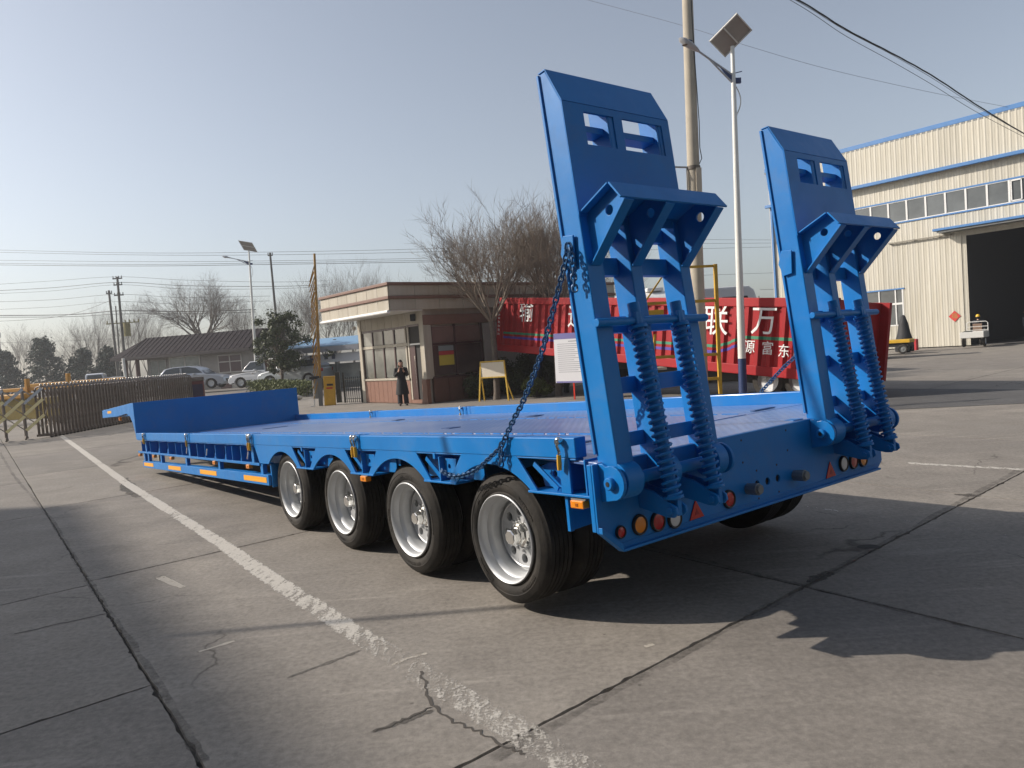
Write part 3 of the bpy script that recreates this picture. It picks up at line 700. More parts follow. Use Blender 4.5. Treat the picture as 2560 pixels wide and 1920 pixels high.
# ramps -------------------------------------------------------------
AL = .078; PVT = Vector((0, -.035, .95))
def RM(n, tt, u):   # (n rearwards, t up the ramp, u) -> trailer frame
    return (u, PVT.y + tt*math.sin(AL) - n*math.cos(AL), PVT.z + tt*math.cos(AL) + n*math.sin(AL))
D2 = .0725
def RB(mb, u0, u1, n0, n1, t0, t1): return mb.box(u0, u1, n0, n1, t0, t1, lambda x, y, z: RM(y, z, x))
beams = ((.055,.180),(.392,.482),(.815,.905))
ramp_o = MB(); prof = [(-D2,-.04),(D2,-.04),(D2,2.045),(-.020,2.255),(-D2,2.255)]
for u0, u1 in beams:
    ramp_o.prism(prof, u0, u1, RM)
ramp_l = part(ramp_o, 'loading_ramp', BLUE, .006)
def rp(mb, name, m=BLUE, bevel=.004, smooth=None): return mb.build(name, m, ramp_l, smooth, bevel)
for u0, u1 in beams: rp(MB().cyl(RM(.035,.0,u0+.001), RM(.035,.0,u1-.001), .098, n=28), 'ramp_knuckle', BLUE, .003, 30)
rp(RB(MB(), .043, .055, -D2-.012, -D2+.006, .15, 2.25), 'ramp_edge', BLUE, .003)
sl = lambda u0, u1: [(u0,1.822),(u1,1.822),(u1,2.005),(u0,2.005)]
rp(MB().prism([(.184,1.38),(.811,1.38),(.811,2.045),(.184,2.045)], D2-.010, D2-.002, lambda p, q, t: RM(t, q, p), [sl(.20,.386)[::-1], sl(.49,.80)[::-1]]), 'cover_plate', BLUE, .002)
rp(MB().prism([(.05,1.42),(.91,1.42),(.91,2.047),(.05,2.047)], D2+.001, D2+.007, lambda p, q, t: RM(t, q, p), [sl(.20,.43)[::-1], sl(.50,.84)[::-1]]), 'cover_plate', BLUE, .002)
rp(MB().prism([(.05,2.049),(.91,2.049),(.91,2.262),(.05,2.262)], 0, .007, lambda p, q, t: RM(D2+.001-(q-2.049)*.44+t, q, p)), 'chamfer_plate', BLUE, .002)
rp(RB(MB(), .05, .91, -D2, -.015, 2.256, 2.264), 'ramp_cap', BLUE, .002)
rp(RB(MB(), .178, .817, -D2+.002, .025, 1.918, 1.955), 'cross_bar', BLUE, .002)
for tt, h in ((1.17,.05),(.84,.045),(.50,.045),(.20,.04),(1.36,.04),(1.52,.04),(1.68,.04),(2.155,.04)):
    rp(RB(MB(), .178, .817, -D2+.001, -D2+.050, tt-h, tt+h if tt < 1.8 else tt+.03), 'cross_bar', BLUE, .003)
# foot bracket: three drilled gussets, top plate, end plate, lower flanges
A, B_, C_, D_ = (D2,1.43), (D2+.232,1.515), (D2+.298,1.418), (D2,1.155)
for i, uc in enumerate((.12, .437, .86)):
    rp(MB().prism([A, D_, (C_[0]-.008,C_[1]+.0), (B_[0]-.008,B_[1]-.008)], uc-.007, uc+.007, RM, [circle(D2+.165,1.40,.027)[::-1]]), 'foot_gusset', BLUE, .002)
    d = Vector((C_[0]-D_[0], C_[1]-D_[1])).normalized(); nx = (d.y, -d.x)
    rp(MB().prism([D_, C_, (C_[0]+nx[0]*.010, C_[1]+nx[1]*.010), (D_[0]+nx[0]*.010, D_[1]+nx[1]*.010)], uc-.036, uc+.036, RM), 'gusset_flange', BLUE, .002)
def plate2(p, q, th, u0, u1, nm):
    d = Vector((q[0]-p[0], q[1]-p[1])).normalized(); nx = (-d.y*th, d.x*th)
    rp(MB().prism([p, q, (q[0]+nx[0], q[1]+nx[1]), (p[0]+nx[0], p[1]+nx[1])], u0, u1, RM), nm, BLUE, .002)
plate2((D2+.008,1.433), (B_[0]-.004,B_[1]), .010, .06, .93, 'foot_top_plate'); plate2(B_, C_, .011, .06, .93, 'foot_end_plate')
# rod across the ramp and the telescopic springs
rod_t = .835; rod_n = D2+.032
rp(MB().cyl(RM(rod_n,rod_t,.028), RM(rod_n,rod_t,.935), .022, n=18), 'spring_rod', BLUE, .003, 30)
def spring_mesh(L=.96, turns=26, r=.0445, wr=.0085):
    mb = MB(); n = turns*16
    mb.tube([(r*math.cos(2*math.pi*k/16), r*math.sin(2*math.pi*k/16), L*k/n) for k in range(n+1)], wr, 6); return mb.mesh('coil_spring', 60)
spm = spring_mesh(); spm.materials.append(BLUE)
for us in (.335, .685):
    top = Vector(RM(rod_n, rod_t, us)); bot = Vector((us, -.225, .765)); ax = (top-bot).normalized()
    rot = ax.to_track_quat('Z', 'Y').to_euler()
    obj_of(spm, 'coil_spring', ramp_l, bot+ax*.075, rot)
    rp(MB().cyl(bot+ax*.05, top+ax*.10, .0335, n=18), 'spring_tube', BLUE, 0, 30)
    rp(MB().cyl(bot+ax*.058, bot+ax*.075, .055, n=20), 'spring_seat', BLUE, .002, 30); rp(MB().cyl(top-ax*.045, top-ax*.03, .055, n=20), 'spring_seat', BLUE, .002, 30)
    rp(MB().box(-.030, .030, -.03, .03, -.045, .045, Matrix.Translation(top) @ Matrix.Rotation(-AL, 4, 'X')), 'rod_block', BLUE, .004)
    rp(MB().box(us-.016, us+.016, bot.y-.028, bot.y+.028, bot.z-.03, bot.z+.055), 'spring_lug', BLUE, .004)
    for du in (-.037, .037):
        rp(MB().prism([(-.002,.765),(-.002,.885),(-.10,.865),(-.215,.812),(-.262,.785),(-.268,.752),(-.245,.730),(-.20,.728)], us+du-.008, us+du+.008, PU), 'spring_arm', BLUE, .003)
    rp(MB().box(us-.029, us+.029, -.18, -.002, .775, .787), 'arm_plate', BLUE, .002)
    rp(MB().cyl((us-.058,-.225,.765),(us+.058,-.225,.765),.019,n=14), 'arm_pin', BLUE, .002, 30)
    for k in range(7):      # drilled holes seen on the tube
        q = bot+ax*(.18+k*.13)+Vector((.016,-.030,0)); rp(MB().cyl(q, q+Vector((.003,-.004,0)), .006, n=8), 'tube_hole', BLACKM, 0)
# hinge ears and pin
ear = [(-.001,1.05),(-.03,1.05)] + [(-.085+.092*math.cos(a), .95+.092*math.sin(a)) for a in [math.radians(70+ k*18) for k in range(11)]] + [(-.03,.85),(-.001,.845)]
for u in (.012, .925):
    rp(MB().prism(ear, u, u+.022, PU), 'hinge_ear', BLUE, .003)
rp(MB().cyl((-.006,-.085,.95),(.96,-.085,.95),.034,n=20), 'hinge_pin', BLUE, .003, 30)
rp(MB().lathe([(.014,-.030),(.028,-.030),(.033,-.022),(.033,.014)], 18, lambda x, y, h: (.002+h*.6, x-.085, y+.95)), 'pin_boss', BLUE, 0, 30)
rp(MB().cyl((-.018,-.085,.95),(.0,-.085,.95),.013,n=12), 'pin_bore', BLACKM, 0)
# chain plate on the ramp's side
rp(MB().prism([(.045,2.275),(.125,2.285),(.155,2.19),(.120,2.10),(.055,2.11)], .034, .046, PU), 'chain_plate', BLUE, .003)
ramp_r = copy_tree(ramp_l, tr)
ramp_r.location = (2.045, 0, 0)
SR = Matrix.Translation(Vector((2.055, 0, 0))) @ Matrix.Translation(PVT) @ Matrix.Rotation(.012, 4, 'X') @ Matrix.Diagonal((1, 1, .972, 1)) @ Matrix.Translation(-PVT)
ramp_r.matrix_basis = SR
# chains
def link_mesh(l=.040, wd=.028, wr=.0056):
    pts = []; h = l-wd; r = wd/2
    for k in range(8): a = math.pi*k/7 - math.pi/2; pts.append((r*math.cos(a+math.pi/2), 0, h/2+r*math.sin(a+math.pi/2)) if False else (r*math.sin(a), 0, h/2+r*math.cos(a)))
    pts += [(-p[0], 0, -p[2]) for p in pts]
    mb = MB(); mb.tube(pts+[pts[0]], wr, 5, False); return mb.mesh('link', 60)
lkm = link_mesh(); lkm.materials.append(CHAINM)
def catmull(P, n=14):
    P = [Vector(p) for p in P]; Q = [2*P[0]-P[1]] + P + [2*P[-1]-P[-2]]; out = []
    for i in range(1, len(Q)-2):
        for k in range(n):
            s = k/n; a, b_, c, d = Q[i-1], Q[i], Q[i+1], Q[i+2]
            out.append(.5*((2*b_)+(c-a)*s+(2*a-5*b_+4*c-d)*s*s+(3*b_-a-3*c+d)*s**3))
    out.append(P[-1]); return out
def chain(P, pitch=.0295):
    pts = catmull(P); acc = [0]
    for i in range(1, len(pts)): acc.append(acc[-1]+(pts[i]-pts[i-1]).length)
    n = int(acc[-1]/pitch); root = None; j = 0
    for k in range(n):
        s = (k+.5)*pitch
        while j < len(acc)-2 and acc[j+1] < s: j += 1
        f = (s-acc[j])/max(1e-6, acc[j+1]-acc[j]); p = pts[j].lerp(pts[j+1], f); d = (pts[j+1]-pts[j]).normalized()
        q = d.to_track_quat('Z', 'Y').to_matrix().to_4x4() @ Matrix.Rotation((k % 2)*math.pi/2+.4, 4, 'Z')
        if root is None: root = obj_of(lkm, 'chain', tr); RMX = Matrix.Translation(p) @ q; root.matrix_basis = RMX; inv = RMX.inverted()
        else:
            o = obj_of(lkm, 'link', root); o.matrix_basis = inv @ Matrix.Translation(p) @ q
chain([(.028,.085,2.235),(.02,.115,2.13),(.0,.235,1.873),(-.006,.375,1.635),(-.01,.55,1.41),(-.015,.655,1.30),(-.016,.745,1.20),(-.03,.80,1.13),(-.032,.92,1.062),(-.034,1.08,.979),(-.034,1.247,.938),(-.034,1.363,.928),(-.028,1.445,.94),(-.02,1.512,.951),(.0,1.563,.958)])
chain([(.028,.075,2.235),(.012,.045,2.13),(.012,.045,1.965)])
chain([(-.03,.78,1.16),(-.032,.80,1.06),(-.032,.805,1.0)])
chain([(2.94,.20,1.84),(2.95,.39,1.66),(2.95,.555,1.515),(2.955,.72,1.40),(2.96,.87,1.28),(2.96,.98,1.19)])
# ------------------------------------------------------------------ workshop building on the right
def frame_empty(name, P, d, label, cat, group=None, z=0):
    e = empty(name, (P[0], P[1], z), math.atan2(d[1], d[0])); tag(e, label, cat, group); return e
FP0 = Vector((18.9, 52, 0)); FD = (Vector((26.29, 42.83, 0))-FP0).normalized()
fac = frame_empty('workshop_building', FP0, FD, 'large cream ribbed metal workshop with blue trim and a wide dark doorway', 'building')
def fpart(mb, name, m, parent=None, **k): return mb.build(name, m, parent or fac, k.pop('smooth', None), k.pop('bevel', 0), **k)
def rib_sheet(w, z0, z1, name, y=0.0, pitch=.30, depth=.014):
    """ribbed sheet from x=0 to w: one mesh reused for equal panels"""
    mb = MB(); xs = []; n = round(w/pitch)
    for k in range(n):
        x = k*pitch; xs += [(x, 0), (x+.045, -depth), (x+.085, -depth), (x+.125, 0), (x+.20,0),(x+.215,-.008),(x+.225,0)]
    xs.append((w, 0)); vs = [(x, y+yy, z) for z in (z0, z1) for x, yy in xs]; m = len(xs)
    mb.add(vs, [(i, i+1, m+i+1, m+i) for i in range(m-1)]); me = mb.mesh(name, None, False); me.materials.append(CREAM); return me
PW = 1.2; npan = 20
m_top = rib_sheet(PW, 10.28, 12.55, 'wall_panel'); m_mid = rib_sheet(PW, 8.98, 10.15, 'wall_panel'); m_low = rib_sheet(PW, 6.42, 7.60, 'wall_panel'); m_bot = rib_sheet(PW, .0, 6.42, 'wall_panel')
m_cor = rib_sheet(PW, 3.62, 6.42, 'wall_panel'); m_sill = rib_sheet(PW, 0, 1.40, 'wall_panel')
for k in range(npan):
    x = k*PW
    obj_of(m_top, 'wall_panel', fac, (x, -.28, 0)); obj_of(m_mid, 'wall_panel', fac, (x, 0, 0)); obj_of(m_low, 'wall_panel', fac, (x, 0, 0))
    if x+PW <= 6.01 or 8.39 < x < 11.9-PW+.6: obj_of(m_bot, 'wall_panel', fac, (x, 0, 0))
    elif x < 8.4: obj_of(m_cor, 'wall_panel', fac, (x, 0, 0)); obj_of(m_sill, 'wall_panel', fac, (x, 0, 0))
narrow = rib_sheet(.9, 0, 6.27, 'wall_panel'); obj_of(narrow, 'wall_panel', fac, (10.8, -.002, 0))
fpart(MB().box(-.02, 24, .05, .25, 6.42, 12.5), 'wall_core', CREAM); fpart(MB().box(-.02, 11.7, .05, .25, 0, 6.42), 'wall_core', CREAM)
fpart(MB().box(-.25, -.02, 0, 30, 0, 12.4), 'side_wall', CREAM); fpart(MB().box(-.3, 24, -.30, .25, 12.55, 12.82), 'roof_edge', TRIMB, bevel=.02)
fpart(MB().box(-.3, 24, -.285, 30, 12.45, 12.56), 'roof', GREYP)
fpart(MB().box(-.3, 24, -.50, -.27, 10.10, 10.30), 'gutter', TRIMB, bevel=.02); fpart(MB().box(-.3, 24, -.27, .05, 10.15, 10.19), 'soffit', CREAM)
fpart(MB().box(-.13, .02, -.14, -.0, 0, 12.5), 'downspout', TRIMB, bevel=.02)
fpart(MB().box(.5, 24, -.05, .02, 8.90, 8.99), 'window_trim', TRIMB); fpart(MB().box(.5, 24, -.06, .03, 7.58, 7.66), 'window_trim', TRIMB)
WINF = mat('white_window_frame', (.66,.66,.64), .45)
PANE = mat('workshop_glass', (.095,.105,.108), .12, coat=.4, var=.45, scale=.35)
for k in range(21):
    x = .25+1.075*k
    fpart(MB().box(x+.05, x+1.025, .0, .03, 7.70, 8.88), 'window_pane', PANE); fpart(MB().box(x-.05, x+.05, -.04, .045, 7.66, 8.90), 'mullion', WINF)
fpart(MB().box(.5, 24, -.03, .03, 8.86, 8.90), 'window_rail', WINF); fpart(MB().box(.5, 24, -.03, .03, 7.66, 7.71), 'window_rail', WINF)
o = fpart(MB().box(14.30, 14.36, -.06, -.02, 7.72, 8.86), 'sash', WINF); MB().box(14.78, 14.84, -.06, -.02, 7.72, 8.86).box(14.3, 14.84, -.06, -.02, 8.80, 8.86).box(14.3, 14.84, -.06, -.02, 7.72, 7.78).build('sash_frame', WINF, o)
# low window
fpart(MB().box(6.0, 8.4, .02, .05, 1.42, 3.6), 'window_pane', PANE)
for a in ((5.98,6.06,1.40,3.62),(6.93,7.0,1.4,3.6),(7.92,7.99,1.4,3.6),(8.34,8.42,1.4,3.62)): fpart(MB().box(a[0],a[1],-.03,.045,a[2],a[3]), 'mullion', WINF)
fpart(MB().box(6.0, 8.4, -.032, .043, 2.68, 2.80), 'window_rail', WINF); fpart(MB().box(6.0, 8.4, -.03, .04, 1.38, 1.46), 'window_rail', WINF); fpart(MB().box(5.9, 8.5, -.05, .03, 3.60, 3.68), 'window_trim', TRIMB)
# doorway with canopy, rail, dim interior
fpart(MB().box(10.6, 24, -1.0, -.04, 6.66, 6.80), 'canopy', TRIMB, bevel=.02); fpart(MB().box(10.8, 24, -.9, -.04, 6.55, 6.65), 'canopy_ribs', GREYP)
fpart(MB().box(7.75, 11.3, -.20, -.10, 6.40, 6.47), 'door_rail', mat('grey_rail', (.22,.20,.16), .6)); 
for x in (7.8, 9.2, 10.6): fpart(MB().box(x, x+.06, -.12, -.03, 6.36, 6.5), 'rail_bracket', GREYP)
fpart(MB().box(11.62, 11.74, -.05, .30, 0, 6.3), 'door_jamb', CREAM); fpart(MB().box(11.7, 24, .02, .3, 6.27, 6.45), 'door_head', CREAM)
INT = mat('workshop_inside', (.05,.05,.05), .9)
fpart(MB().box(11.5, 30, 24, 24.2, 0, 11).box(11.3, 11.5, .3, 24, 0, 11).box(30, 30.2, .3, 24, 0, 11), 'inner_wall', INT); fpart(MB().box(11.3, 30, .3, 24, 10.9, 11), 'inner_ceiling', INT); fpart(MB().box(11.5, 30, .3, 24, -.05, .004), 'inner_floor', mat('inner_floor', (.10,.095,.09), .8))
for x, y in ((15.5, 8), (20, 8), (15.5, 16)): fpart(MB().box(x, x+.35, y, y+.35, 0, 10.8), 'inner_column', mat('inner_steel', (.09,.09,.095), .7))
fpart(MB().box(14, 29, 7.8, 8.2, 8.4, 8.9), 'crane_beam', mat('crane_orange', (.25,.12,.02), .6))
cab_p = FP0 + FD*15.6 + Vector((-FD.y, FD.x, 0))*6
ycb = tag(empty('steel_cabinet', (cab_p.x, cab_p.y, 0), math.atan2(FD.y, FD.x)), 'tall dull yellow cabinet standing inside the dark workshop doorway', 'cabinet'); MB().box(-.5,.5,-.35,.35,0,2.1).build('case', mat('cabinet_yellow', (.35,.24,.03), .6), ycb, None, .02); MB().box(-.02,.02,-.36,-.34,.1,2.0).build('door_gap', BLACKM, ycb)
hp_ = FP0 + FD*14.6 + Vector((-FD.y, FD.x, 0))*4; tag(MB().ball((0,0,0), .6, 12, 7, (1.5,1,.5)).build('sack_heap', mat('pale_sacking', (.30,.29,.27), .9, bump=.5, bscale=6), None, 50, loc=(hp_.x, hp_.y, .22)), 'pale heap of sacking on the floor inside the workshop doorway', 'heap')
def fl(s, y=-.0, z=0): return FP0 + FD*s + Vector((-FD.y, FD.x, 0))*y + Vector((0, 0, z))
# red paper diamond beside the door
fu = frame_empty('door_poster', fl(11.23, -.045), FD, 'red paper diamond with a gold character pasted beside the workshop doorway', 'poster', z=1.72)
MB().add([(-.32,0,0),(0,0,-.32),(.32,0,0),(0,0,.32)], [(0,1,2,3)]).add([(-.32,.012,0),(0,.012,-.32),(.32,.012,0),(0,.012,.32)], [(3,2,1,0)]).build('paper', mat('poster_red', (.50,.025,.02), .6), fu, fix=False)
text_mesh('福', .34, lambda x, y, h: (x, -.006, y), 'character', mat('poster_gold', (.35,.22,.05), .5), fu)

# things in front of the workshop --------------------------------------
def wheel_simple(name, parent, c, r, w, axis='x', rimc=STEELRIM):
    c = Vector(c); ax = Vector((1,0,0)) if axis == 'x' else Vector((0,1,0))
    t = MB(); M = (lambda x, y, h: (c.x+h, c.y+x, c.z+y)) if axis == 'x' else (lambda x, y, h: (c.x+x, c.y+h, c.z+y))
    t.lathe([(r*.62,-w*.5),(r*.9,-w*.5),(r*.985,-w*.36),(r,-w*.2),(r,w*.2),(r*.985,w*.36),(r*.9,w*.5),(r*.62,w*.5)], 24, M)
    o = t.build(name, RUBBER, parent, 35)
    MB().lathe([(.02*r,-w*.30),(r*.15,-w*.36),(r*.25,-w*.22),(r*.55,-w*.25),(r*.63,-w*.46),(r*.63,w*.46),(r*.55,w*.25),(r*.25,w*.22),(r*.15,w*.36),(.02*r,w*.30)], 20, M).build('rim', rimc, o, 40)
    return o
# person by skin modifier ------------------------------------------------
SKINC = mat('skin', (.50,.30,.22), .55); HAIR = mat('dark_hair', (.012,.010,.009), .5); COATB = mat('black_coat', (.012,.012,.014), .8, var=.2, scale=9); TROUS = mat('dark_trousers', (.018,.020,.028), .8); SHOE = mat('dark_shoes', (.02,.02,.02), .5)
def skin_body(name, joints, edges, radii, m, parent, root, sub=2):
    me = bpy.data.meshes.new(name); ks = list(joints); idx = {k: i for i, k in enumerate(ks)}
    me.from_pydata([joints[k] for k in ks], [(idx[a], idx[b]) for a, b in edges], [])
    o = bpy.data.objects.new(name, me); COL.objects.link(o); me.materials.append(m); o.parent = parent
    o.modifiers.new('skin', 'SKIN').use_smooth_shade = True
    for k in ks:
        r = radii[k]; r = r if isinstance(r, tuple) else (r, r); sv = me.skin_vertices[0].data[idx[k]]; sv.radius = r; sv.use_root = (k == root)
    s = o.modifiers.new('sub', 'SUBSURF'); s.levels = sub; s.render_levels = sub
    return o
def fingers(J, E, Rd, side, wrist, palm, d, up, lat):
    """five unequal bent fingers rooted in the palm"""
    d = Vector(d).normalized(); up = Vector(up).normalized(); lat = Vector(lat).normalized()
    for k, (o, L) in enumerate(((-.030,.062),(-.010,.075),(.010,.080),(.029,.072))):
        a = Vector(palm)+lat*o+d*.03; b_ = a+d*L*.55; c = b_+(d*.6+up*.6).normalized()*L*.5
        n0, n1, n2 = f'{side}f{k}0', f'{side}f{k}1', f'{side}f{k}2'; J[n0], J[n1], J[n2] = a, b_, c; Rd[n0], Rd[n1], Rd[n2] = .011, .0095, .008
        E += [(palm_key(side), n0), (n0, n1), (n1, n2)]
    a = Vector(palm)-lat*.034+d*.0; b_ = a-lat*.02+d*.035
    J[f'{side}t0'], J[f'{side}t1'] = a, b_; Rd[f'{side}t0'], Rd[f'{side}t1'] = .013, .010; E += [(palm_key(side), f'{side}t0'), (f'{side}t0', f'{side}t1')]
def palm_key(s): return s+'palm'
def head(parent, c, face, hair=None, sc=1.0, long=False):
    """head with nose, eyes, mouth, ears; face = horizontal direction it looks"""
    f = Vector(face).normalized(); rt = Vector((-f.y, f.x, 0)); c = Vector(c); mb = MB(); n0 = len(mb.v); mb.ball(c, .1, 14, 10, (.78, .95, 1.18))
    h = MB(); h.ball((0,0,0), .1*sc, 14, 10, (.76,.95,1.18)); 
    for v in h.v:
        if v.y > .05*sc and v.z < -.02*sc: v.x *= .88
    h.ball((0,.098*sc,-.012*sc), .016*sc, 8, 6, (.8,1.1,1.3)); h.ball((.078*sc,-.005*sc,-.005*sc), .024*sc, 8, 6, (.4,.8,1.3)); h.ball((-.078*sc,-.005*sc,-.005*sc), .024*sc, 8, 6, (.4,.8,1.3))
    M = Matrix.Translation(c) @ Matrix((( rt.x*-1, f.x, 0, 0), (rt.y*-1, f.y, 0, 0), (0, 0, 1, 0), (0, 0, 0, 1)))
    h.v = [M @ v for v in h.v]; o = h.build('head', SKINC, parent, 60)
    e = MB(); 
    for sx in (-1,1): e.ball((sx*.032*sc,.088*sc,.012*sc), .011*sc, 8, 5, (1.2,.6,.7))
    e.v = [M @ v for v in e.v]; e.build('eyes', BLACKM, o, 60)
    lm = MB().ball((0,.088*sc,-.052*sc), .016*sc, 8, 5, (1.4,.5,.4)); lm.v = [M @ v for v in lm.v]; lm.build('mouth', mat('lips', (.35,.10,.09), .5), o, 60)
    if hair:
        hb = MB(); hb.ball((0,-.014*sc,.016*sc), .107*sc, 14, 10, (.84,.98,1.16))
        for v in hb.v:
            if v.y > .035*sc and v.z < (.03 if long else .055)*sc: v.y = .035*sc - (.055*sc-v.z)*.35; v.x *= 1.12 if long else 1.02
            if long and v.z < -.03*sc and v.y <= .04*sc: v.z = v.z*2.6; v.x *= 1.15
        hb.v = [M @ v for v in hb.v]; hb.build('hair', hair, parent, 60)
    return M
pw = gat(1009, 1014)
woman = tag(empty('person', (pw.x, pw.y, 0), math.radians(12)), 'long haired person in a black coat standing before the gatehouse, holding up a phone', 'person')
J = {'pel':(0,0,.86),'waist':(0,.0,1.0),'chest':(0,0,1.17),'neck':(0,0,1.345),'skull':(0,-.01,1.42),
     'lsh':(.165,0,1.285),'lel':(.20,-.06,1.06),'lwr':(.085,-.20,1.20),'lpalm':(.06,-.215,1.25),'rsh':(-.165,0,1.285),'rel':(-.215,-.05,1.06),'rwr':(-.10,-.20,1.20),'rpalm':(-.07,-.215,1.25),
     'lhip':(.085,0,.83),'lkn':(.10,-.03,.46),'lan':(.115,.0,.08),'lto':(.125,-.13,.035),'rhip':(-.085,0,.83),'rkn':(-.095,.03,.46),'ran':(-.10,.06,.08),'rto':(-.115,-.07,.035)}
Rd = {'pel':(.14,.10),'waist':(.115,.09),'chest':(.14,.10),'neck':.05,'skull':.045,'lsh':.058,'lel':.042,'lwr':.028,'lpalm':(.036,.018),'rsh':.058,'rel':.042,'rwr':.028,'rpalm':(.036,.018),
      'lhip':.085,'lkn':.056,'lan':.040,'lto':.034,'rhip':.085,'rkn':.056,'ran':.040,'rto':.034}
E_ = [('pel','waist'),('waist','chest'),('chest','neck'),('neck','skull'),('chest','lsh'),('lsh','lel'),('lel','lwr'),('lwr','lpalm'),('chest','rsh'),('rsh','rel'),('rel','rwr'),('rwr','rpalm'),
      ('pel','lhip'),('lhip','lkn'),('lkn','lan'),('lan','lto'),('pel','rhip'),('rhip','rkn'),('rkn','ran'),('ran','rto')]
fingers(J, E_, Rd, 'l', None, J['lpalm'], (0,-.2,1), (-1,0,0), (0,1,0)); fingers(J, E_, Rd, 'r', None, J['rpalm'], (0,-.2,1), (1,0,0), (0,1,0))
skin_body('body', J, E_, Rd, SKINC, woman, 'pel')
head(woman, (0,-.02,1.475), (0,-1,0), HAIR, 1.0, True)
def tubes_garment(name, segs, m, parent):
    mb = MB()
    for pts, rs_ in segs: mb.tube(pts, rs_, 14)
    return mb.build(name, m, parent, 50)
tubes_garment('coat', [([(0,.01,.40),(0,.005,.62),(0,0,.86),(0,0,1.0),(0,0,1.15),(0,0,1.28),(0,0,1.335)], [.235,.205,.165,.140,.172,.165,.062]),
    ([(.10,0,1.285),(.170,0,1.285),(.205,-.06,1.055)], [.07,.072,.060]), ([(.203,-.055,1.06),(.10,-.185,1.19)], [.058,.044]), ([(-.10,0,1.285),(-.170,0,1.285),(-.22,-.05,1.055)], [.07,.072,.060]), ([(-.218,-.047,1.06),(-.112,-.185,1.19)], [.058,.044])], COATB, woman)
tubes_garment('trousers', [([(.085,0,.80),(.10,-.03,.46),(.115,.0,.07)], [.098,.082,.085]), ([(-.085,0,.80),(-.095,.03,.46),(-.10,.06,.07)], [.098,.082,.085])], TROUS, woman)
tubes_garment('shoe', [([(.113,.05,.045),(.118,-.05,.045),(.128,-.17,.03)], [.046,.046,.028])], SHOE, woman); tubes_garment('shoe', [([(-.10,.11,.045),(-.105,.01,.045),(-.118,-.11,.03)], [.046,.046,.028])], SHOE, woman)
ph_ = tag(empty('phone', (pw.x, pw.y, 0), math.radians(12)), 'dark phone held up in both hands by the person in the black coat', 'phone')
MB().box(-.075, .075, -.262, -.252, 1.255, 1.335).build('case', BLACKM, ph_, None, .004); MB().box(-.07, .07, -.2518, -.2515, 1.26, 1.33).build('screen', GLASSD, ph_)

# cargo tricycle, rider, helmeted worker
tp = rat(2440, 868, 40.5); tp.z = 0
trike = tag(empty('cargo_tricycle', tp, math.radians(48)), 'small white cargo tricycle with a flat load bed parked before the dark doorway', 'tricycle')
# local: x forward
TW = mat('white_enamel', (.60,.60,.57), .4); 
MB().box(-1.0,.55,-.52,.52,.48,.53).build('load_bed', TW, trike, None, .01)
for a in ((-1.0,.55,-.55,-.52),(-1.0,.55,.52,.55),(-1.03,-1.0,-.55,.55),(.52,.55,-.52,.52)): MB().box(*a,.50,.82).build('side_board', TW, trike, None, .01)
MB().bar((-.9,0,.42),(1.5,0,.40),.12,.1).build('frame', DARKIN, trike)
wheel_simple('wheel', trike, (-.45,-.48,.29), .29, .12, 'y'); wheel_simple('wheel', trike, (-.45,.48,.29), .29, .12, 'y'); wheel_simple('wheel', trike, (1.55,0,.29), .29, .10, 'y')
bkr = MB().tube([(.6,-.5,.6),(.6,-.5,1.25),(.6,-.42,1.33),(.6,.42,1.33),(.6,.5,1.25),(.6,.5,.6)], .022, 8).build('back_rest_frame', TW, trike, 40)
MB().box(.59,.61,-.22,.22,.72,1.22).build('rest_pad', mat('brown_board', (.20,.13,.09), .7), bkr); MB().box(.585,.60,-.5,.5,.86,.89).box(.585,.60,-.5,.5,1.05,1.08).build('rest_rail', TW, bkr)
MB().box(.62,1.12,-.24,.24,.55,.72).build('seat', BLACKM, trike, None, .03); MB().box(1.25,1.5,-.22,.22,.35,.95).build('front_shield', TW, trike, None, .03)
MB().tube([(1.5,0,.35),(1.32,0,1.05)], .03, 8).tube([(1.28,-.32,1.08),(1.30,0,1.06),(1.28,.32,1.08)], .016, 8).build('handlebar', DARKIN, trike, 40)
MB().tube([(1.56,-.09,.28),(1.45,-.09,.62)], .022, 6).tube([(1.56,.09,.28),(1.45,.09,.62)], .022, 6).build('fork', DARKIN, trike)
sack = tag(MB().ball((0,0,.16), .3, 12, 8, (1.2,1,.6)).build('tool_sack', mat('dark_sack', (.05,.06,.055), .9, var=.3), None, 50), 'dark sack lying in the white tricycle bed', 'sack'); sack.location = tp + Vector((.0,.0,.54)); 
trk_m = Matrix.Rotation(math.radians(48), 4, 'Z'); sack.location = tp + (trk_m @ Vector((-.55,.28,.54)))
YHEL = mat('yellow_helmet', (.70,.42,.02), .35)
def helmet(parent, c, face):
    f = Vector(face).normalized(); mb = MB(); c = Vector(c)
    mb.lathe([(.0,.135),(.05,.130),(.09,.105),(.112,.06),(.118,.02),(.135,.012),(.137,.004),(.118,.0)], 20, lambda x, y, h: c+Vector((x*.9, y*1.08, h)))
    mb.box(-.07,.07,-.19,-.10,.004,.012, lambda x, y, z: c+Vector((x, y, z))); mb.build('helmet', YHEL, parent, 50)
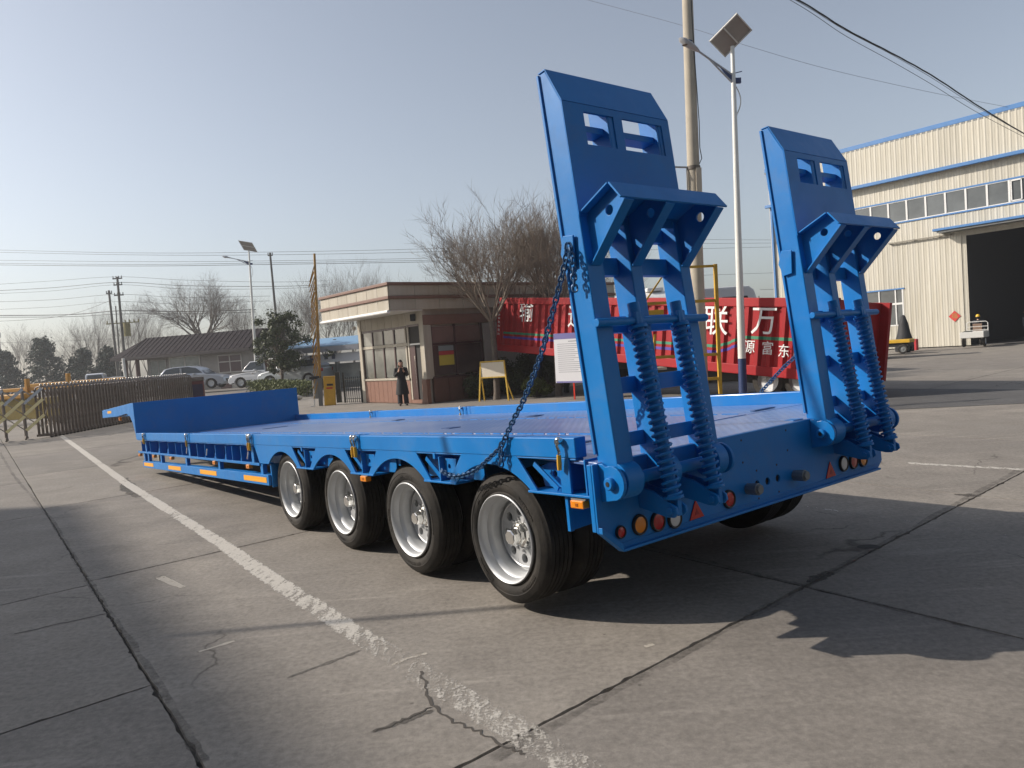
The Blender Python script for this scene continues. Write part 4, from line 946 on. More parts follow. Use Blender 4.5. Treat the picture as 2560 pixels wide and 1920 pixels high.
def worker(loc, rz, label, seated):
    p = tag(empty('person', loc, rz), label, 'person')
    if seated:
        J = {'pel':(0,0,.84),'waist':(0,.0,.98),'chest':(0,-.02,1.16),'neck':(0,-.02,1.36),'skull':(0,-.03,1.43),'lsh':(.185,-.02,1.29),'lel':(.25,-.20,1.10),'lwr':(.24,-.42,1.09),'lpalm':(.24,-.47,1.09),'rsh':(-.185,-.02,1.29),'rel':(-.25,-.20,1.10),'rwr':(-.24,-.42,1.09),'rpalm':(-.24,-.47,1.09),
             'lhip':(.09,-.02,.82),'lkn':(.13,-.42,.80),'lan':(.13,-.46,.42),'lto':(.13,-.58,.38),'rhip':(-.09,-.02,.82),'rkn':(-.13,-.42,.80),'ran':(-.13,-.46,.42),'rto':(-.13,-.58,.38)}
    else:
        J = {'pel':(0,0,.92),'waist':(0,0,1.06),'chest':(0,0,1.24),'neck':(0,0,1.44),'skull':(0,-.01,1.52),'lsh':(.19,0,1.37),'lel':(.23,.02,1.10),'lwr':(.22,-.06,.86),'lpalm':(.22,-.07,.80),'rsh':(-.19,0,1.37),'rel':(-.23,.02,1.10),'rwr':(-.22,-.06,.86),'rpalm':(-.22,-.07,.80),
             'lhip':(.09,0,.88),'lkn':(.10,-.02,.49),'lan':(.11,.0,.09),'lto':(.12,-.14,.04),'rhip':(-.09,0,.88),'rkn':(-.10,.0,.49),'ran':(-.11,.02,.09),'rto':(-.12,-.12,.04)}
    Rd = {'pel':(.15,.11),'waist':(.13,.10),'chest':(.16,.115),'neck':.055,'skull':.05,'lsh':.065,'lel':.048,'lwr':.032,'lpalm':(.04,.02),'rsh':.065,'rel':.048,'rwr':.032,'rpalm':(.04,.02),'lhip':.09,'lkn':.062,'lan':.046,'lto':.038,'rhip':.09,'rkn':.062,'ran':.046,'rto':.038}
    E2_ = [('pel','waist'),('waist','chest'),('chest','neck'),('neck','skull'),('chest','lsh'),('lsh','lel'),('lel','lwr'),('lwr','lpalm'),('chest','rsh'),('rsh','rel'),('rel','rwr'),('rwr','rpalm'),('pel','lhip'),('lhip','lkn'),('lkn','lan'),('lan','lto'),('pel','rhip'),('rhip','rkn'),('rkn','ran'),('ran','rto')]
    dd = (0,-1,0) if seated else (0,-.1,-1)
    for s_, l_ in (('l',1),('r',-1)): fingers(J, E2_, Rd, s_, None, J[s_+'palm'], dd, (0,0,-1) if seated else (-l_,0,0), (l_,0,0) if seated else (0,1,0))
    skin_body('body', J, E2_, Rd, SKINC, p, 'pel')
    hz = J['skull'][2]+.06; head(p, (0, J['skull'][1]-.01, hz), (0,-1,0), HAIR); helmet(p, (0, J['skull'][1]-.01, hz+.045), (0,-1,0))
    c = J['chest']; 
    segs = [([J['pel'], J['waist'], c, (c[0],c[1],c[2]+.13),(0,c[1],J['neck'][2]-.01)], [.165,.155,.19,.17,.065])]
    for s_ in 'lr': segs += [([Vector(J[s_+'sh'])*.9+Vector(c)*.1, J[s_+'sh'], J[s_+'el']], [.075,.078,.062]), ([J[s_+'el'], J[s_+'wr']], [.060,.045])]
    tubes_garment('work_jacket', segs, mat('work_blue', (.03,.035,.045), .8, var=.2), p)
    tubes_garment('trousers', [([J[s_+'hip'], J[s_+'kn'], J[s_+'an']], [.105,.083,.072]) for s_ in 'lr'], TROUS, p)
    for s_ in 'lr':
        a = Vector(J[s_+'an']); t_ = Vector(J[s_+'to']); tubes_garment('shoe', [([a+Vector((0,.05,-.03)), a+Vector((0,-.03,-.03)), t_+Vector((0,-.03,-.005))], [.05,.05,.032])], SHOE, p)
    return p
rl = tp + (trk_m @ Vector((.85, 0, .07)))
worker((rl.x, rl.y, rl.z), math.radians(48+90), 'person in dark work clothes and a yellow helmet seated on the white tricycle', True)
wk = rat(2569, 870, 42.5); worker((wk.x, wk.y, 0), math.radians(20), 'person in dark clothes and a yellow helmet standing in the doorway at the right edge', False)
# objects by the red container and workshop wall ---------------------------
g0 = rat(2225, 905, 39.0)
hand = tag(empty('platform_truck', (g0.x, g0.y, 0), math.radians(-40)), 'yellow flat platform truck standing against the workshop wall', 'truck')
YEL = mat('machine_yellow', (.55,.33,.02), .5, var=.15, scale=4)
MB().box(-1.1,1.1,-.55,.55,.55,.72).build('platform', YEL, hand, None, .02); MB().box(-1.0,1.0,-.45,.45,.35,.55).build('under_frame', DARKIN, hand)
for x in (-.75,.75):
    for y in (-.5,.5): wheel_simple('wheel', hand, (x,y,.24), .24, .12, 'y', GREYP)
MB().tube([(-1.05,-.5,.7),(-1.05,-.5,1.5),(-1.05,.5,1.5),(-1.05,.5,.7)], .03, 8).build('push_handle', YEL, hand, 40)
g1 = rat(2262, 880, 40.5)
tag(MB().lathe([(.0,2.0),(.10,1.95),(.22,1.5),(.36,1.0),(.44,.5),(.46,.03),(.44,0)], 16, lambda x, y, h: (g1.x+x*(1+.12*math.sin(h*5)), g1.y+y, h)).build('tarp_cover', mat('black_tarp', (.02,.02,.022), .7, bump=.6, bscale=5), None, 60), 'tall black tarpaulin wrapped bundle beside the workshop window', 'bundle')
g2 = rat(2280, 872, 41.5)
bx = tag(empty('extinguisher_box', (g2.x, g2.y, 0), math.radians(-51)), 'small red fire extinguisher box on the ground below the workshop wall', 'box')
MB().box(-.30,.30,-.15,.15,0,.62).build('case', mat('box_red', (.45,.02,.03), .5), bx, None, .015); MB().box(-.12,.12,-.155,-.15,.2,.42).build('label', WHITEP, bx)
# second red container further back
RED = mat('container_red', (.31,.006,.010), .5, var=.14, scale=1.6, spec=.25); WHT = mat('sign_white', (.70,.70,.69), .6, var=.05, scale=20)
rb0, rb1 = rat(2120, 884, 34), rat(2207, 876, 33.5)
r2 = tag(empty('red_container', (rb0.x, rb0.y, 0), math.atan2(rb1.y-rb0.y, rb1.x-rb0.x)), 'plain dark red container standing behind the lettered red trailer, near the workshop window', 'container')
Lr = (rb1-rb0).length
pr = [(0,0)]; 
for k in range(12): pr += [(k*Lr/12+.02,0),(k*Lr/12+.05,.04),(k*Lr/12+.10,.04),(k*Lr/12+.12,0)]
MB().prism([(0,.04),(0,0)][::-1] + [] + pr[1:] + [(Lr,0),(Lr,2.4),(0,2.4)], .25, 2.50, lambda p, q, t: (p, q, t)).build('shell', mat('dark_container_red', (.22,.010,.012), .5, var=.15), r2)
MB().box(-.03,Lr+.05,-.05,2.42,2.40,2.56).build('top_rail', RED, r2, None, .01); MB().box(-.03,Lr+.03,-.04,2.42,0,.26).build('base_rail', DARKIN, r2)
rp0 = rat(2210, 890, 32)
tag(MB().tube([(rp0.x-.35,rp0.y,1.25),(rp0.x+.05,rp0.y,1.32),(rp0.x+.14,rp0.y,1.2),(rp0.x+.10,rp0.y,.5),(rp0.x-.02,rp0.y,.05),(rp0.x-.1,rp0.y,0)], .025, 7).tube([(rp0.x-.35,rp0.y,1.25),(rp0.x-.35,rp0.y,0)], .025, 7).build('pipe_rail', mat('rust_paint', (.22,.06,.03), .7), None, 50), 'bent rust red pipe rail beside the dark red container', 'rail')

# lettered red semi-trailer --------------------------------------------------
DL, DR = 26.8, 16.55
BL, TL_, BR, TR_ = rat(1241, 876, DL), rat(1247, 745, DL), rat(2080, 957, DR), rat(2080, 743, DR)
cx = (BR-BL); CL = cx.length; cx.normalize(); cz = ((TL_-BL)+(TR_-BR)); cz = (cz - cx*cz.dot(cx)); CH = cz.length/2; cz.normalize(); cy = cz.cross(cx)
semi = tag(empty('container_trailer'), 'long red corrugated semi-trailer with white lettering and a green and purple stripe', 'trailer')
semi.matrix_world = Matrix(((cx.x,cy.x,cz.x,BL.x),(cx.y,cy.y,cz.y,BL.y),(cx.z,cy.z,cz.z,BL.z),(0,0,0,1)))
def cpos(px, py):      # photo point -> (x,z) on the lettered side
    d = ray(px, py); o = Vector((0,0,CAMH)); t_ = (BL-o).dot(cy)/d.dot(cy); X = o+d*t_-BL; return X.dot(cx), X.dot(cz)
NR = 36; pitch = (CL-.5)/NR
def corr(x0, x1, off):
    xs = []
    for k in range(NR+1):
        b0 = .25+k*pitch
        for dx, yy in ((0,0),(.06,.075),(pitch*.5,.075),(pitch*.5+.06,0)): xs.append((b0+dx, yy-off))
    out = []
    for i in range(len(xs)-1):
        (xa,ya),(xb,yb) = xs[i], xs[i+1]
        if xb < x0 or xa > x1: continue
        if not out: out.append((max(xa,x0), ya+(yb-ya)*max(0,(x0-xa))/(xb-xa)))
        out.append((min(xb,x1), ya+(yb-ya)*(min(xb,x1)-xa)/(xb-xa)))
    return out
def corr_sheet(x0, x1, zf0, zf1, off, name, m, par):
    p = corr(x0, x1, off); n = len(p); mb = MB().add([(x, y, zf0(x)) for x, y in p] + [(x, y, zf1(x)) for x, y in p], [(i, i+1, n+i+1, n+i) for i in range(n-1)])
    return mb.build(name, m, par, None, fix=False)
corr_sheet(.25, CL-.2, lambda x: .22, lambda x: CH-.2, 0, 'side_sheet', RED, semi)
MB().box(.2,CL-.2,.08,2.4,.2,CH-.02).build('box_core', RED, semi)
MB().box(0,CL,-.02,.12,CH-.22,CH).build('top_rail', RED, semi, None, .015); MB().box(0,CL,-.02,.14,0,.24).build('bottom_rail', RED, semi, None, .015)
for x in (0, CL-.26): MB().box(x,x+.26,-.03,.12,.0,CH).build('corner_post', RED, semi, None, .015)
MB().box(0,CL,2.3,2.42,0,CH).build('far_side', RED, semi)
rz_ = random.Random(8)
for x in (.13, CL-.13):
    mb = MB(); z = CH*.30
    while z < CH*.93:
        h = rz_.uniform(.07,.11); mb.box(x-.05,x-.015,-.034,-.031,z,z+h).box(x-.05,x+.05,-.034,-.031,z+h*.4,z+h*.6).box(x+.02,x+.05,-.034,-.031,z,z+h*.8); z += h+.05
    mb.build('post_marking', WHT, semi)
GRN = mat('stripe_green', (.02,.20,.10), .5); PUR = mat('stripe_purple', (.05,.02,.30), .5)
xk0, xk1 = cpos(1795,860)[0], cpos(1858,840)[0]
def step(lo, hi): return lambda x: CH*(lo if x < xk0 else hi if x > xk1 else lo+(hi-lo)*(x-xk0)/(xk1-xk0))
corr_sheet(.3, CL-.27, step(.325,.465), step(.365,.505), .004, 'stripe', GRN, semi)
corr_sheet(.3, (xk0+xk1)/2+.2, step(.245,.385), step(.285,.425), .004, 'stripe', PUR, semi)
def cchar(ch, px, py, hpx):
    x, z = cpos(px, py); x2, z2 = cpos(px, py-hpx/2); sz = 2*(z2-z)
    text_mesh(ch, sz*1.08, lambda a, b_, h: (x+a, -.006-h, z+b_), 'lettering', WHT, semi, .004, .003*sz)
for ch, px, py, hp in (('万',1910,806,72),('联',1789,806,74),('运',1440,795,58),('输',1316,782,54)): cchar(ch, px, py, hp)
for ch, px, py in (('源',1873,869),('富',1919,873),('东',1960,880),('山',1998,882)): cchar(ch, px, py, 33)
semi_rest = []
for px in (1905, 1985, 2050):
    x, z = cpos(px, 975); zg = (gat(px, 975).z)
    P = semi.matrix_world @ Vector((x, .35, 0)); c = Vector((x, .35, 0)); dz = P.z-.47
    wheel_simple('wheel', semi, (x, .35, -dz/cz.z if dz > 0 else .0), .47, .28, 'y')
P = semi.matrix_world @ Vector((1.8,.5,0)); MB().box(1.7,1.85,.5,.65,-(P.z)/cz.z+.02,.1).build('support_leg', DARKIN, semi); MB().box(1.7,1.85,1.8,1.95,-(P.z)/cz.z+.02,.1).build('support_leg', DARKIN, semi)
MB().box(1,CL-.3,.7,1.7,-.25,.02).build('chassis', DARKIN, semi)

# truck standing behind it: only the cab top shows ---------------------------
tk = rat(1770, 850, 27)
truck = tag(empty('white_truck', (tk.x, tk.y, 0), math.radians(8)), 'white truck cab behind the red lettered trailer, seen beside the concrete pole', 'truck')
MB().prism([(-1.0,.9),(1.55,.9),(1.62,2.1),(1.30,3.15),(1.1,3.3),(-1.0,3.3)], -1.2, 1.2, lambda p, q, t: (p, t, q)).build('cab', mat('truck_grey_white', (.68,.68,.67), .4), truck, None, .06)
MB().prism([(.1,2.15),(1.25,2.15),(1.02,2.95),(.1,2.95)], -1.215, -1.202, lambda p, q, t: (p, t, q)).build('side_window', GLASSD, truck)
MB().box(1.5,1.75,-1.45,-1.25,2.0,2.7).build('mirror', DARKIN, truck, None, .03); MB().box(-4,1.5,-1.2,1.2,.5,.95).build('chassis', DARKIN, truck)
for x in (-3.2,.8): wheel_simple('wheel', truck, (x,-1.05,.5), .5, .3, 'y')
tk2 = rat(1625, 790, 36)
mixer = tag(empty('white_tank_truck', (tk2.x, tk2.y, 0), math.radians(5)), 'rounded white tank top of a truck, glimpsed between the beams of the near ramp', 'truck')
MB().tube([(-4.5,0,2.6),(-4.2,0,2.65),(1.1,0,2.9),(1.5,0,2.85)], [.5,1.05,1.1,.6], 20).build('tank', WHITEP, mixer, 40)
MB().box(-.2,.6,-.5,.5,3.95,4.12).build('hatch', WHITEP, mixer, None, .04); MB().box(-4.5,3,-1.1,1.1,.6,1.6).build('chassis', DARKIN, mixer)
for x in (-3.5,-2.3,2.2): wheel_simple('wheel', mixer, (x,-1.0,.5), .5, .3, 'y')

# yellow steel ladder stand ---------------------------------------------------
lb = rat(1800, 985, 15.3)
lad = tag(empty('ladder_stand', (lb.x, lb.y, 0), math.radians(4), .02), 'tall yellow steel ladder stand in front of the red lettered trailer', 'ladder')
YS = mat('ladder_yellow', (.50,.29,.025), .5, var=.2, scale=5)
for x, nm_ in ((0,0),(-1.55,0)):
    MB().box(x-.035,x+.035,-.035,.035,0,3.12 if x == 0 else 2.4).build('upright', YS, lad, None, .004)
for z in (.75,1.25,2.35): MB().box(-1.52,-.036,-.025,.025,z,z+.06).build('rung', YS, lad)
MB().box(-1.0,-.036,-.02,.02,3.06,3.11).build('top_bar', YS, lad); MB().box(-.98,-.93,-.02,.02,2.2,3.1).build('guard_post', YS, lad)
MB().bar((-1.5,.03,2.4),(-.98,.03,3.08),.03,.03).build('brace', YS, lad); MB().box(-1.62,-1.10,.04,.10,1.85,2.25).build('panel', YEL, lad, None, .01)
MB().bar((-1.55,.05,.1),(-1.3,.05,1.75),.05,.04).bar((-1.35,.05,1.1),(-1.9,.05,1.75),.05,.04).build('brace', YS, lad)
MB().box(-1.75,-1.1,0,.5,1.02,1.07).build('step_plate', mat('pale_wood', (.45,.38,.30), .7), lad)
for x in (-1.55,0): MB().box(x-.03,x+.03,0,1.0,.05,.11).build('base_bar', YS, lad)

# gatehouse ---------------------------------------------------------------------
GC = Vector((-2.94, 25.88, 0)); GA = Vector((-.633,.774,0)); GB = Vector((.774,.633,0))
gh = tag(empty('gatehouse', GC, math.atan2(GB.y, GB.x)), 'cream panelled gatehouse with a brown tiled base, brown windows and a deep flat roof', 'building')
# local: x along the right face, y along the left face (both going away)
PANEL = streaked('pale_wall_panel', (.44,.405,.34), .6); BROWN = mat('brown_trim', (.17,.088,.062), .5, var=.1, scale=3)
TILE = mat('brown_tile', (.21,.105,.072), .5, var=.12, scale=6); TILED = mat('dark_wine_frame', (.055,.020,.018), .4); GWIN = mat('gatehouse_glass', (.16,.165,.15), .15, coat=.3, var=.3, scale=.8)
GWIN2 = mat('wine_glass', (.075,.045,.04), .15, coat=.3, var=.3, scale=.8)
def gp(mb, name, m, **k): return mb.build(name, m, gh, k.get('smooth'), k.get('bevel', 0))
gp(MB().box(.12,9.4,.12,4.6,.0,3.3), 'wall_core', PANEL)
ny = 9
for k in range(ny):    # left face upper panels
    y0 = .12+k*4.5/ny; gp(MB().box(0,.12,y0+.006,y0+4.5/ny-.006,2.80,3.34), 'wall_panel', PANEL, bevel=.006)
for k in range(11):
    y0 = 1.08+k*.33; gp(MB().box(-.02,.11,y0+.005,y0+.325,.02,.86), 'base_tile', TILE, bevel=.004)
gp(MB().box(-.03,.13,.0,.30,0,.86), 'base_tile', TILE, bevel=.006); gp(MB().box(-.012,.125,-.012,.26,.862,3.30), 'corner_pier', PANEL, bevel=.01)
gp(MB().box(-.03,.12,4.45,4.70,.0,3.30), 'corner_pier', PANEL, bevel=.01); gp(MB().box(-.06,.12,1.06,4.5,.86,.94), 'window_sill', PANEL, bevel=.01)
for k in range(4):
    a, b_ = 1.22+k*.81, 1.22+(k+1)*.81
    gp(MB().box(.03,.06,a+.03,b_-.03,.96,2.08), 'window_pane', GWIN); gp(MB().box(.03,.06,a+.03,b_-.03,2.2,2.72), 'window_pane', GWIN)
    gp(MB().box(.0,.10,a-.035,a+.035,.94,2.76), 'mullion', TILED if k else PANEL)
gp(MB().box(-.01,.10,1.1,4.46,2.09,2.19), 'transom', PANEL); gp(MB().box(.0,.1,1.1,4.46,2.72,2.80), 'window_head', TILED)
gp(MB().box(.0,.10,4.40,4.47,.94,2.76), 'mullion', TILED)
# doorway, door ajar
gp(MB().box(.04,.11,.32,1.02,.14,2.78), 'door_recess', mat('dark_inside', (.03,.028,.026), .8)); gp(MB().box(-.01,.03,.98,1.07,.05,2.8), 'door_frame', PANEL); gp(MB().box(-.01,.05,.28,1.06,2.74,2.82), 'door_frame', TILED)
gp(MB().box(-.02,.035,.28,1.06,.02,.15), 'door_step', TILE); gp(MB().box(.0,.035,.62,1.0,.16,2.08), 'door_leaf', TILED, bevel=.008); gp(MB().box(.01,.03,.30,.98,2.09,2.15), 'transom', WINF)
gp(MB().box(-.004,.0,.66,.70,.6,1.7), 'door_handle', CHROME)
# right face
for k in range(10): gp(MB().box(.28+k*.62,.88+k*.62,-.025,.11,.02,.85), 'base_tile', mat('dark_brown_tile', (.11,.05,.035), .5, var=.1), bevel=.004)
gp(MB().box(.26,7.0,-.04,.11,.85,.92), 'window_sill', TILED, bevel=.006)
gp(MB().box(.13,.33,.0,.12,.86,3.1), 'pier', PANEL, bevel=.01); gp(MB().box(.0,9.4,-.03,.11,2.76,3.10), 'brown_band', BROWN, bevel=.01)
for x0, x1 in ((.36,1.30),(1.36,2.48)):
    gp(MB().box(x0,x1,.04,.07,.96,2.02), 'window_pane', GWIN2); gp(MB().box(x0,x1,.04,.07,2.12,2.68), 'window_pane', mat('wine_glass_pale', (.16,.10,.085), .2, var=.2, scale=1))
gp(MB().box(.33,.36,.0,.1,.92,2.74), 'mullion', TILED); gp(MB().box(1.30,1.36,.0,.1,.92,2.74), 'mullion', TILED); gp(MB().box(2.48,2.56,.0,.1,.92,2.74), 'mullion', TILED); gp(MB().box(.33,2.5,.0,.095,2.03,2.11), 'transom', TILED)
st = gp(MB().box(.60,1.24,.03,.038,1.30,1.66), 'window_poster', mat('poster_yellow', (.50,.40,.04), .6)); MB().box(.60,1.24,.03,.038,1.665,1.80).build('poster_band', mat('poster_red2', (.42,.03,.03), .6), st); MB().box(.60,1.24,.031,.038,1.81,2.0).build('poster_top', mat('poster_grey', (.2,.24,.24), .5), st)
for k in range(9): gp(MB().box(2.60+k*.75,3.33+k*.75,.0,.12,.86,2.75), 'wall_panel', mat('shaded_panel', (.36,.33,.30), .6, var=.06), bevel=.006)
# roof: two fascia bands with brown trims, overhanging the left face
OV = 1.32
gp(MB().box(-OV,9.7,-.12,5.0,3.30,4.10), 'roof_slab', PANEL)
for a, b_, m_ in ((3.28,3.66,PANEL),(3.66,3.76,BROWN),(3.76,4.12,PANEL),(4.12,4.22,BROWN)):
    e = .06 if m_ is BROWN else .0
    if m_ is PANEL:
        for k in range(7):
            y0 = -.12+k*.735; gp(MB().box(-OV-.03,-OV-.002,y0+.006,y0+.729,a+.01,b_-.004), 'fascia_panel', m_, bevel=.006)
        for k in range(11):
            x0 = -OV+k*1.0; gp(MB().box(x0+.006,x0+.994,-.15,-.122,a+.01,b_-.004), 'fascia_panel', m_, bevel=.006)
    else:
        gp(MB().box(-OV-.03-e,9.7,-.15-e,5.05,a,b_), 'roof_trim', m_, bevel=.012)
gp(MB().box(-OV+.02,-.02,-.1,4.9,3.255,3.285), 'soffit', WHITEP)
gp(MB().cyl((-OV-.05,-.1,3.24),(-OV-.05,5.0,3.24),.06,n=12), 'gutter_pipe', WHITEP, smooth=40)
def camera_small(P, label):
    c = tag(empty('security_camera', P), label, 'camera'); MB().box(-.03,.03,0,.18,-.03,.03).build('arm', WHITEP, c); MB().ball((0,-.06,0), .09, 12, 8).build('dome', WHITEP, c, 50); return c
camera_small(GC+GA*4.55-GB*.25+Vector((0,0,2.95)), 'white dome camera at the far left corner of the gatehouse')
dk = tag(empty('wall_speaker', GC+GA*.55-GB*.03+Vector((0,0,3.05))), 'small black loudspeaker above the gatehouse door', 'speaker'); MB().box(-.09,.09,-.12,-.0,-.12,.12).build('case', BLACKM, dk, None, .02); MB().box(-.02,.02,0,.06,-.02,.02).build('bracket', BLACKM, dk)
bst = gat(1104, 1003); tp_ = Vector((GC+GB*1.0)) ; 
tag(MB().tube([(bst.x+.15,bst.y-.1,.02),(bst.x+.62,bst.y+.1,1.22)], .018, 8).build('leaning_pole', ZINC, None, 40), 'thin metal pole leaning against the gatehouse window wall', 'pole')

# iron fence, barrier, stand
fa, fb = gat(836, 1005), GC+GA*4.8+Vector((-.1,.1,0)); IRON = mat('dark_iron', (.02,.024,.022), .5)
fe = tag(empty('iron_fence'), 'low dark iron fence between the yellow barrier cabinet and the gatehouse', 'fence')
fa = Vector((-6.9, 30.6, 0)); fb = Vector((-5.75, 29.9, 0)); n = 12
for k in range(n+1):
    p = fa.lerp(fb, k/n); r_ = .035 if k in (0, n) else .012; h_ = 1.25 if k in (0, n) else 1.05
    MB().box(p.x-r_,p.x+r_,p.y-r_,p.y+r_,0,h_).build('post' if k in (0,n) else 'bar', IRON, fe)
for z in (.15,.95): MB().bar(fa+Vector((0,0,z)), fb+Vector((0,0,z)), .03,.03).build('rail', IRON, fe)
for px, lab in ((849,'black post beside the yellow barrier cabinet'),(912,'black post at the left edge of the gatehouse base')):
    p = gat(px, 1006); o = tag(MB().box(-.10,.10,-.08,.08,0,1.28).build('gate_post', IRON, None, None, .01, loc=(p.x,p.y,0)), lab, 'post')
BYEL = mat('barrier_yellow', (.62,.36,.03), .45, var=.1)
bc = gat(826, 1013); bg_ = tag(empty('barrier_gate', (bc.x, bc.y, 0), math.radians(12), .040), 'yellow barrier gate cabinet with its folding yellow boom raised upright', 'barrier')
MB().box(-.22,.22,-.18,.18,0,1.12).build('cabinet', BYEL, bg_, None, .02); MB().box(-.23,.23,-.19,.19,1.12,1.16).build('lid', BYEL, bg_, None, .015)
MB().box(-.10,.14,-.186,-.181,.78,.86).build('label', BLACKM, bg_); MB().box(-.12,.12,-.186,-.181,.66,.72).build('stripe', REDREF, bg_)
BO = mat('boom_yellow', (.34,.19,.035), .5, var=.35, scale=3); OX = -.36
MB().tube([(OX,0,.2),(OX,0,6.0)], [.06,.045], 8).build('boom', BO, bg_, 40); MB().box(OX-.07,OX+.3,-.05,.05,.9,1.05).build('boom_arm', GREYP, bg_); MB().box(OX-.08,OX+.08,-.1,.1,0,1.1).build('boom_post', GREYP, bg_)
sm_ = MB().bar((0,0,0),(-.20,0,-.62),.038,.02,(0,1,0)).mesh('boom_slat'); sm_.materials.append(BO)
for k in range(24):
    z = 5.5-k*.20; obj_of(sm_, 'boom_slat', bg_, (OX-.03-(.02 if k % 2 else 0), (-.03,.03)[k % 2], z), (0, R.uniform(-.05,.08), R.uniform(-.1,.1)))
sp = gat(787, 1016); sd = tag(empty('ticket_stand', (sp.x, sp.y, 0), .2), 'pale grey ticket stand with a dark top left of the yellow barrier cabinet', 'stand')
MB().box(-.02,.02,-.02,.02,0,1.05).box(-.16,.02,-.01,.01,0,.03).build('leg', WHITEP, sd); MB().box(.04,.30,-.1,.1,.3,1.08).build('case', mat('stand_grey', (.25,.24,.22), .6), sd, None, .02); MB().box(-.12,.34,-.14,.14,1.08,1.20).build('top', BLACKM, sd, None, .02)

# notice frames
s1 = gat(1235, 1003); sg = tag(empty('sign_stand', (s1.x, s1.y, 0), math.radians(-28)), 'yellow steel frame sign with a blank cream board beside the gatehouse', 'sign')
SY = mat('frame_yellow', (.55,.36,.04), .5)
for sx in (-1,1):
    MB().bar((sx*.50,0,0),(sx*.40,.08,1.33),.045,.045,(0,1,0)).build('leg', SY, sg, None, .004); MB().bar((sx*.50,.35,0),(sx*.41,.09,.75),.035,.035,(0,1,0)).build('rear_leg', SY, sg)
MB().bar((-.42,.08,1.33),(.42,.08,1.33),.045,.045).build('top_bar', SY, sg); MB().bar((-.45,.05,.80),(.45,.05,.80),.035,.035).build('lower_bar', SY, sg)
MB().box(-.41,.41,.055,.075,.82,1.30).build('board', mat('cream_board', (.66,.60,.48), .6), sg)
nb = gat(1437, 999); nbd = tag(empty('notice_board', (nb.x, nb.y, 0), math.radians(-36), .02), 'white printed notice board with a purple heading on one red leg, by the shrubs', 'board')
BW = mat('board_white', (.66,.67,.70), .5); VI = mat('heading_violet', (.16,.15,.36), .5); TX = mat('print_grey', (.30,.31,.34), .6)
MB().box(-.52,.58,-.015,.015,.52,2.06).build('panel', BW, nbd, None, .004); MB().box(-.52,.58,-.018,-.0155,1.88,2.06).build('heading', VI, nbd); MB().box(-.50,.56,-.018,-.0155,.525,.575).build('footer', VI, nbd)
mb = MB()
for k in range(15):
    z = 1.72-k*.062; mb.box(-.42,-.42+R.uniform(.45,.85),-.0172,-.0156,z,z+.016)
mb.build('text_line', TX, nbd); MB().box(.30,.46,-.018,-.0155,.68,.90).build('stamp', mat('stamp_blue', (.2,.4,.62), .5), nbd); MB().box(-.1,.25,-.0172,-.0156,1.79,1.82).build('title', TX, nbd)
MB().box(-.02,.02,-.01,.01,0,.52).build('leg', REDREF, nbd)

PSC = .87; nbd.scale = (1.24,1,1); sg.scale = (1.12,1,1)
# poles and solar street lamps -----------------------------------------------------
PC = mat('pole_concrete', (.38,.34,.27), .8, var=.10, scale=2, bump=.1)
cp = tag(empty('concrete_pole', (5.27*.87, 20.8*.87, .10), 0, .026), 'thick grey concrete utility pole behind the near ramp', 'pole')
MB().tube([(0,0,0),(0,0,13)], [.20,.135], 24).build('shaft', PC, cp, 40)
for z in (6.38,5.46): MB().lathe([(.175,-.05),(.19,-.05),(.19,.05),(.175,.05)], 20, lambda x, y, h: (x, y, z+h)).build('clamp', mat('rusty_steel', (.10,.085,.07), .6), cp, 40)
gm = mat('galvanised', (.34,.33,.30), .5, .4)
br = MB().bar((-.17,-.05,6.40),(-.85,-.05,6.45),.04,.04).bar((-.17,-.05,5.48),(-.85,-.05,5.60),.05,.05).bar((-.62,-.05,5.6),(-.64,-.05,6.42),.035,.035).bar((-.2,-.06,5.5),(-.2,-.06,6.4),.05,.03).add([(-.17,-.03,5.42),(-.6,-.03,5.56),(-.17,-.03,5.72)],[(0,1,2)]); br.build('bracket', gm, cp)
MB().box(.02,.17,-.2,-.12,5.5,6.35).build('band_plate', mat('bleached_plate', (.45,.40,.32), .7), cp)
MB().tube([(.12,-.17,6.45),(.2,-.16,6.6),(.16,-.14,6.9),(.17,-.13,7.6),(.10,-.13,9.5),(.02,-.13,12.9)], .012, 6).build('riser_cable', BLACKM, cp, 40)
cp.scale = (PSC, PSC, PSC*1.01)
LPW = mat('lamp_white', (.66,.66,.62), .4, var=.06, scale=2); PVB = mat('panel_back', (.32,.29,.26), .6, var=.1, scale=4); PVF = mat('panel_face', (.02,.03,.07), .2); NAVY = mat('navy_paint', (.02,.04,.12), .5); LGREY = mat('lamp_grey', (.40,.41,.43), .4)
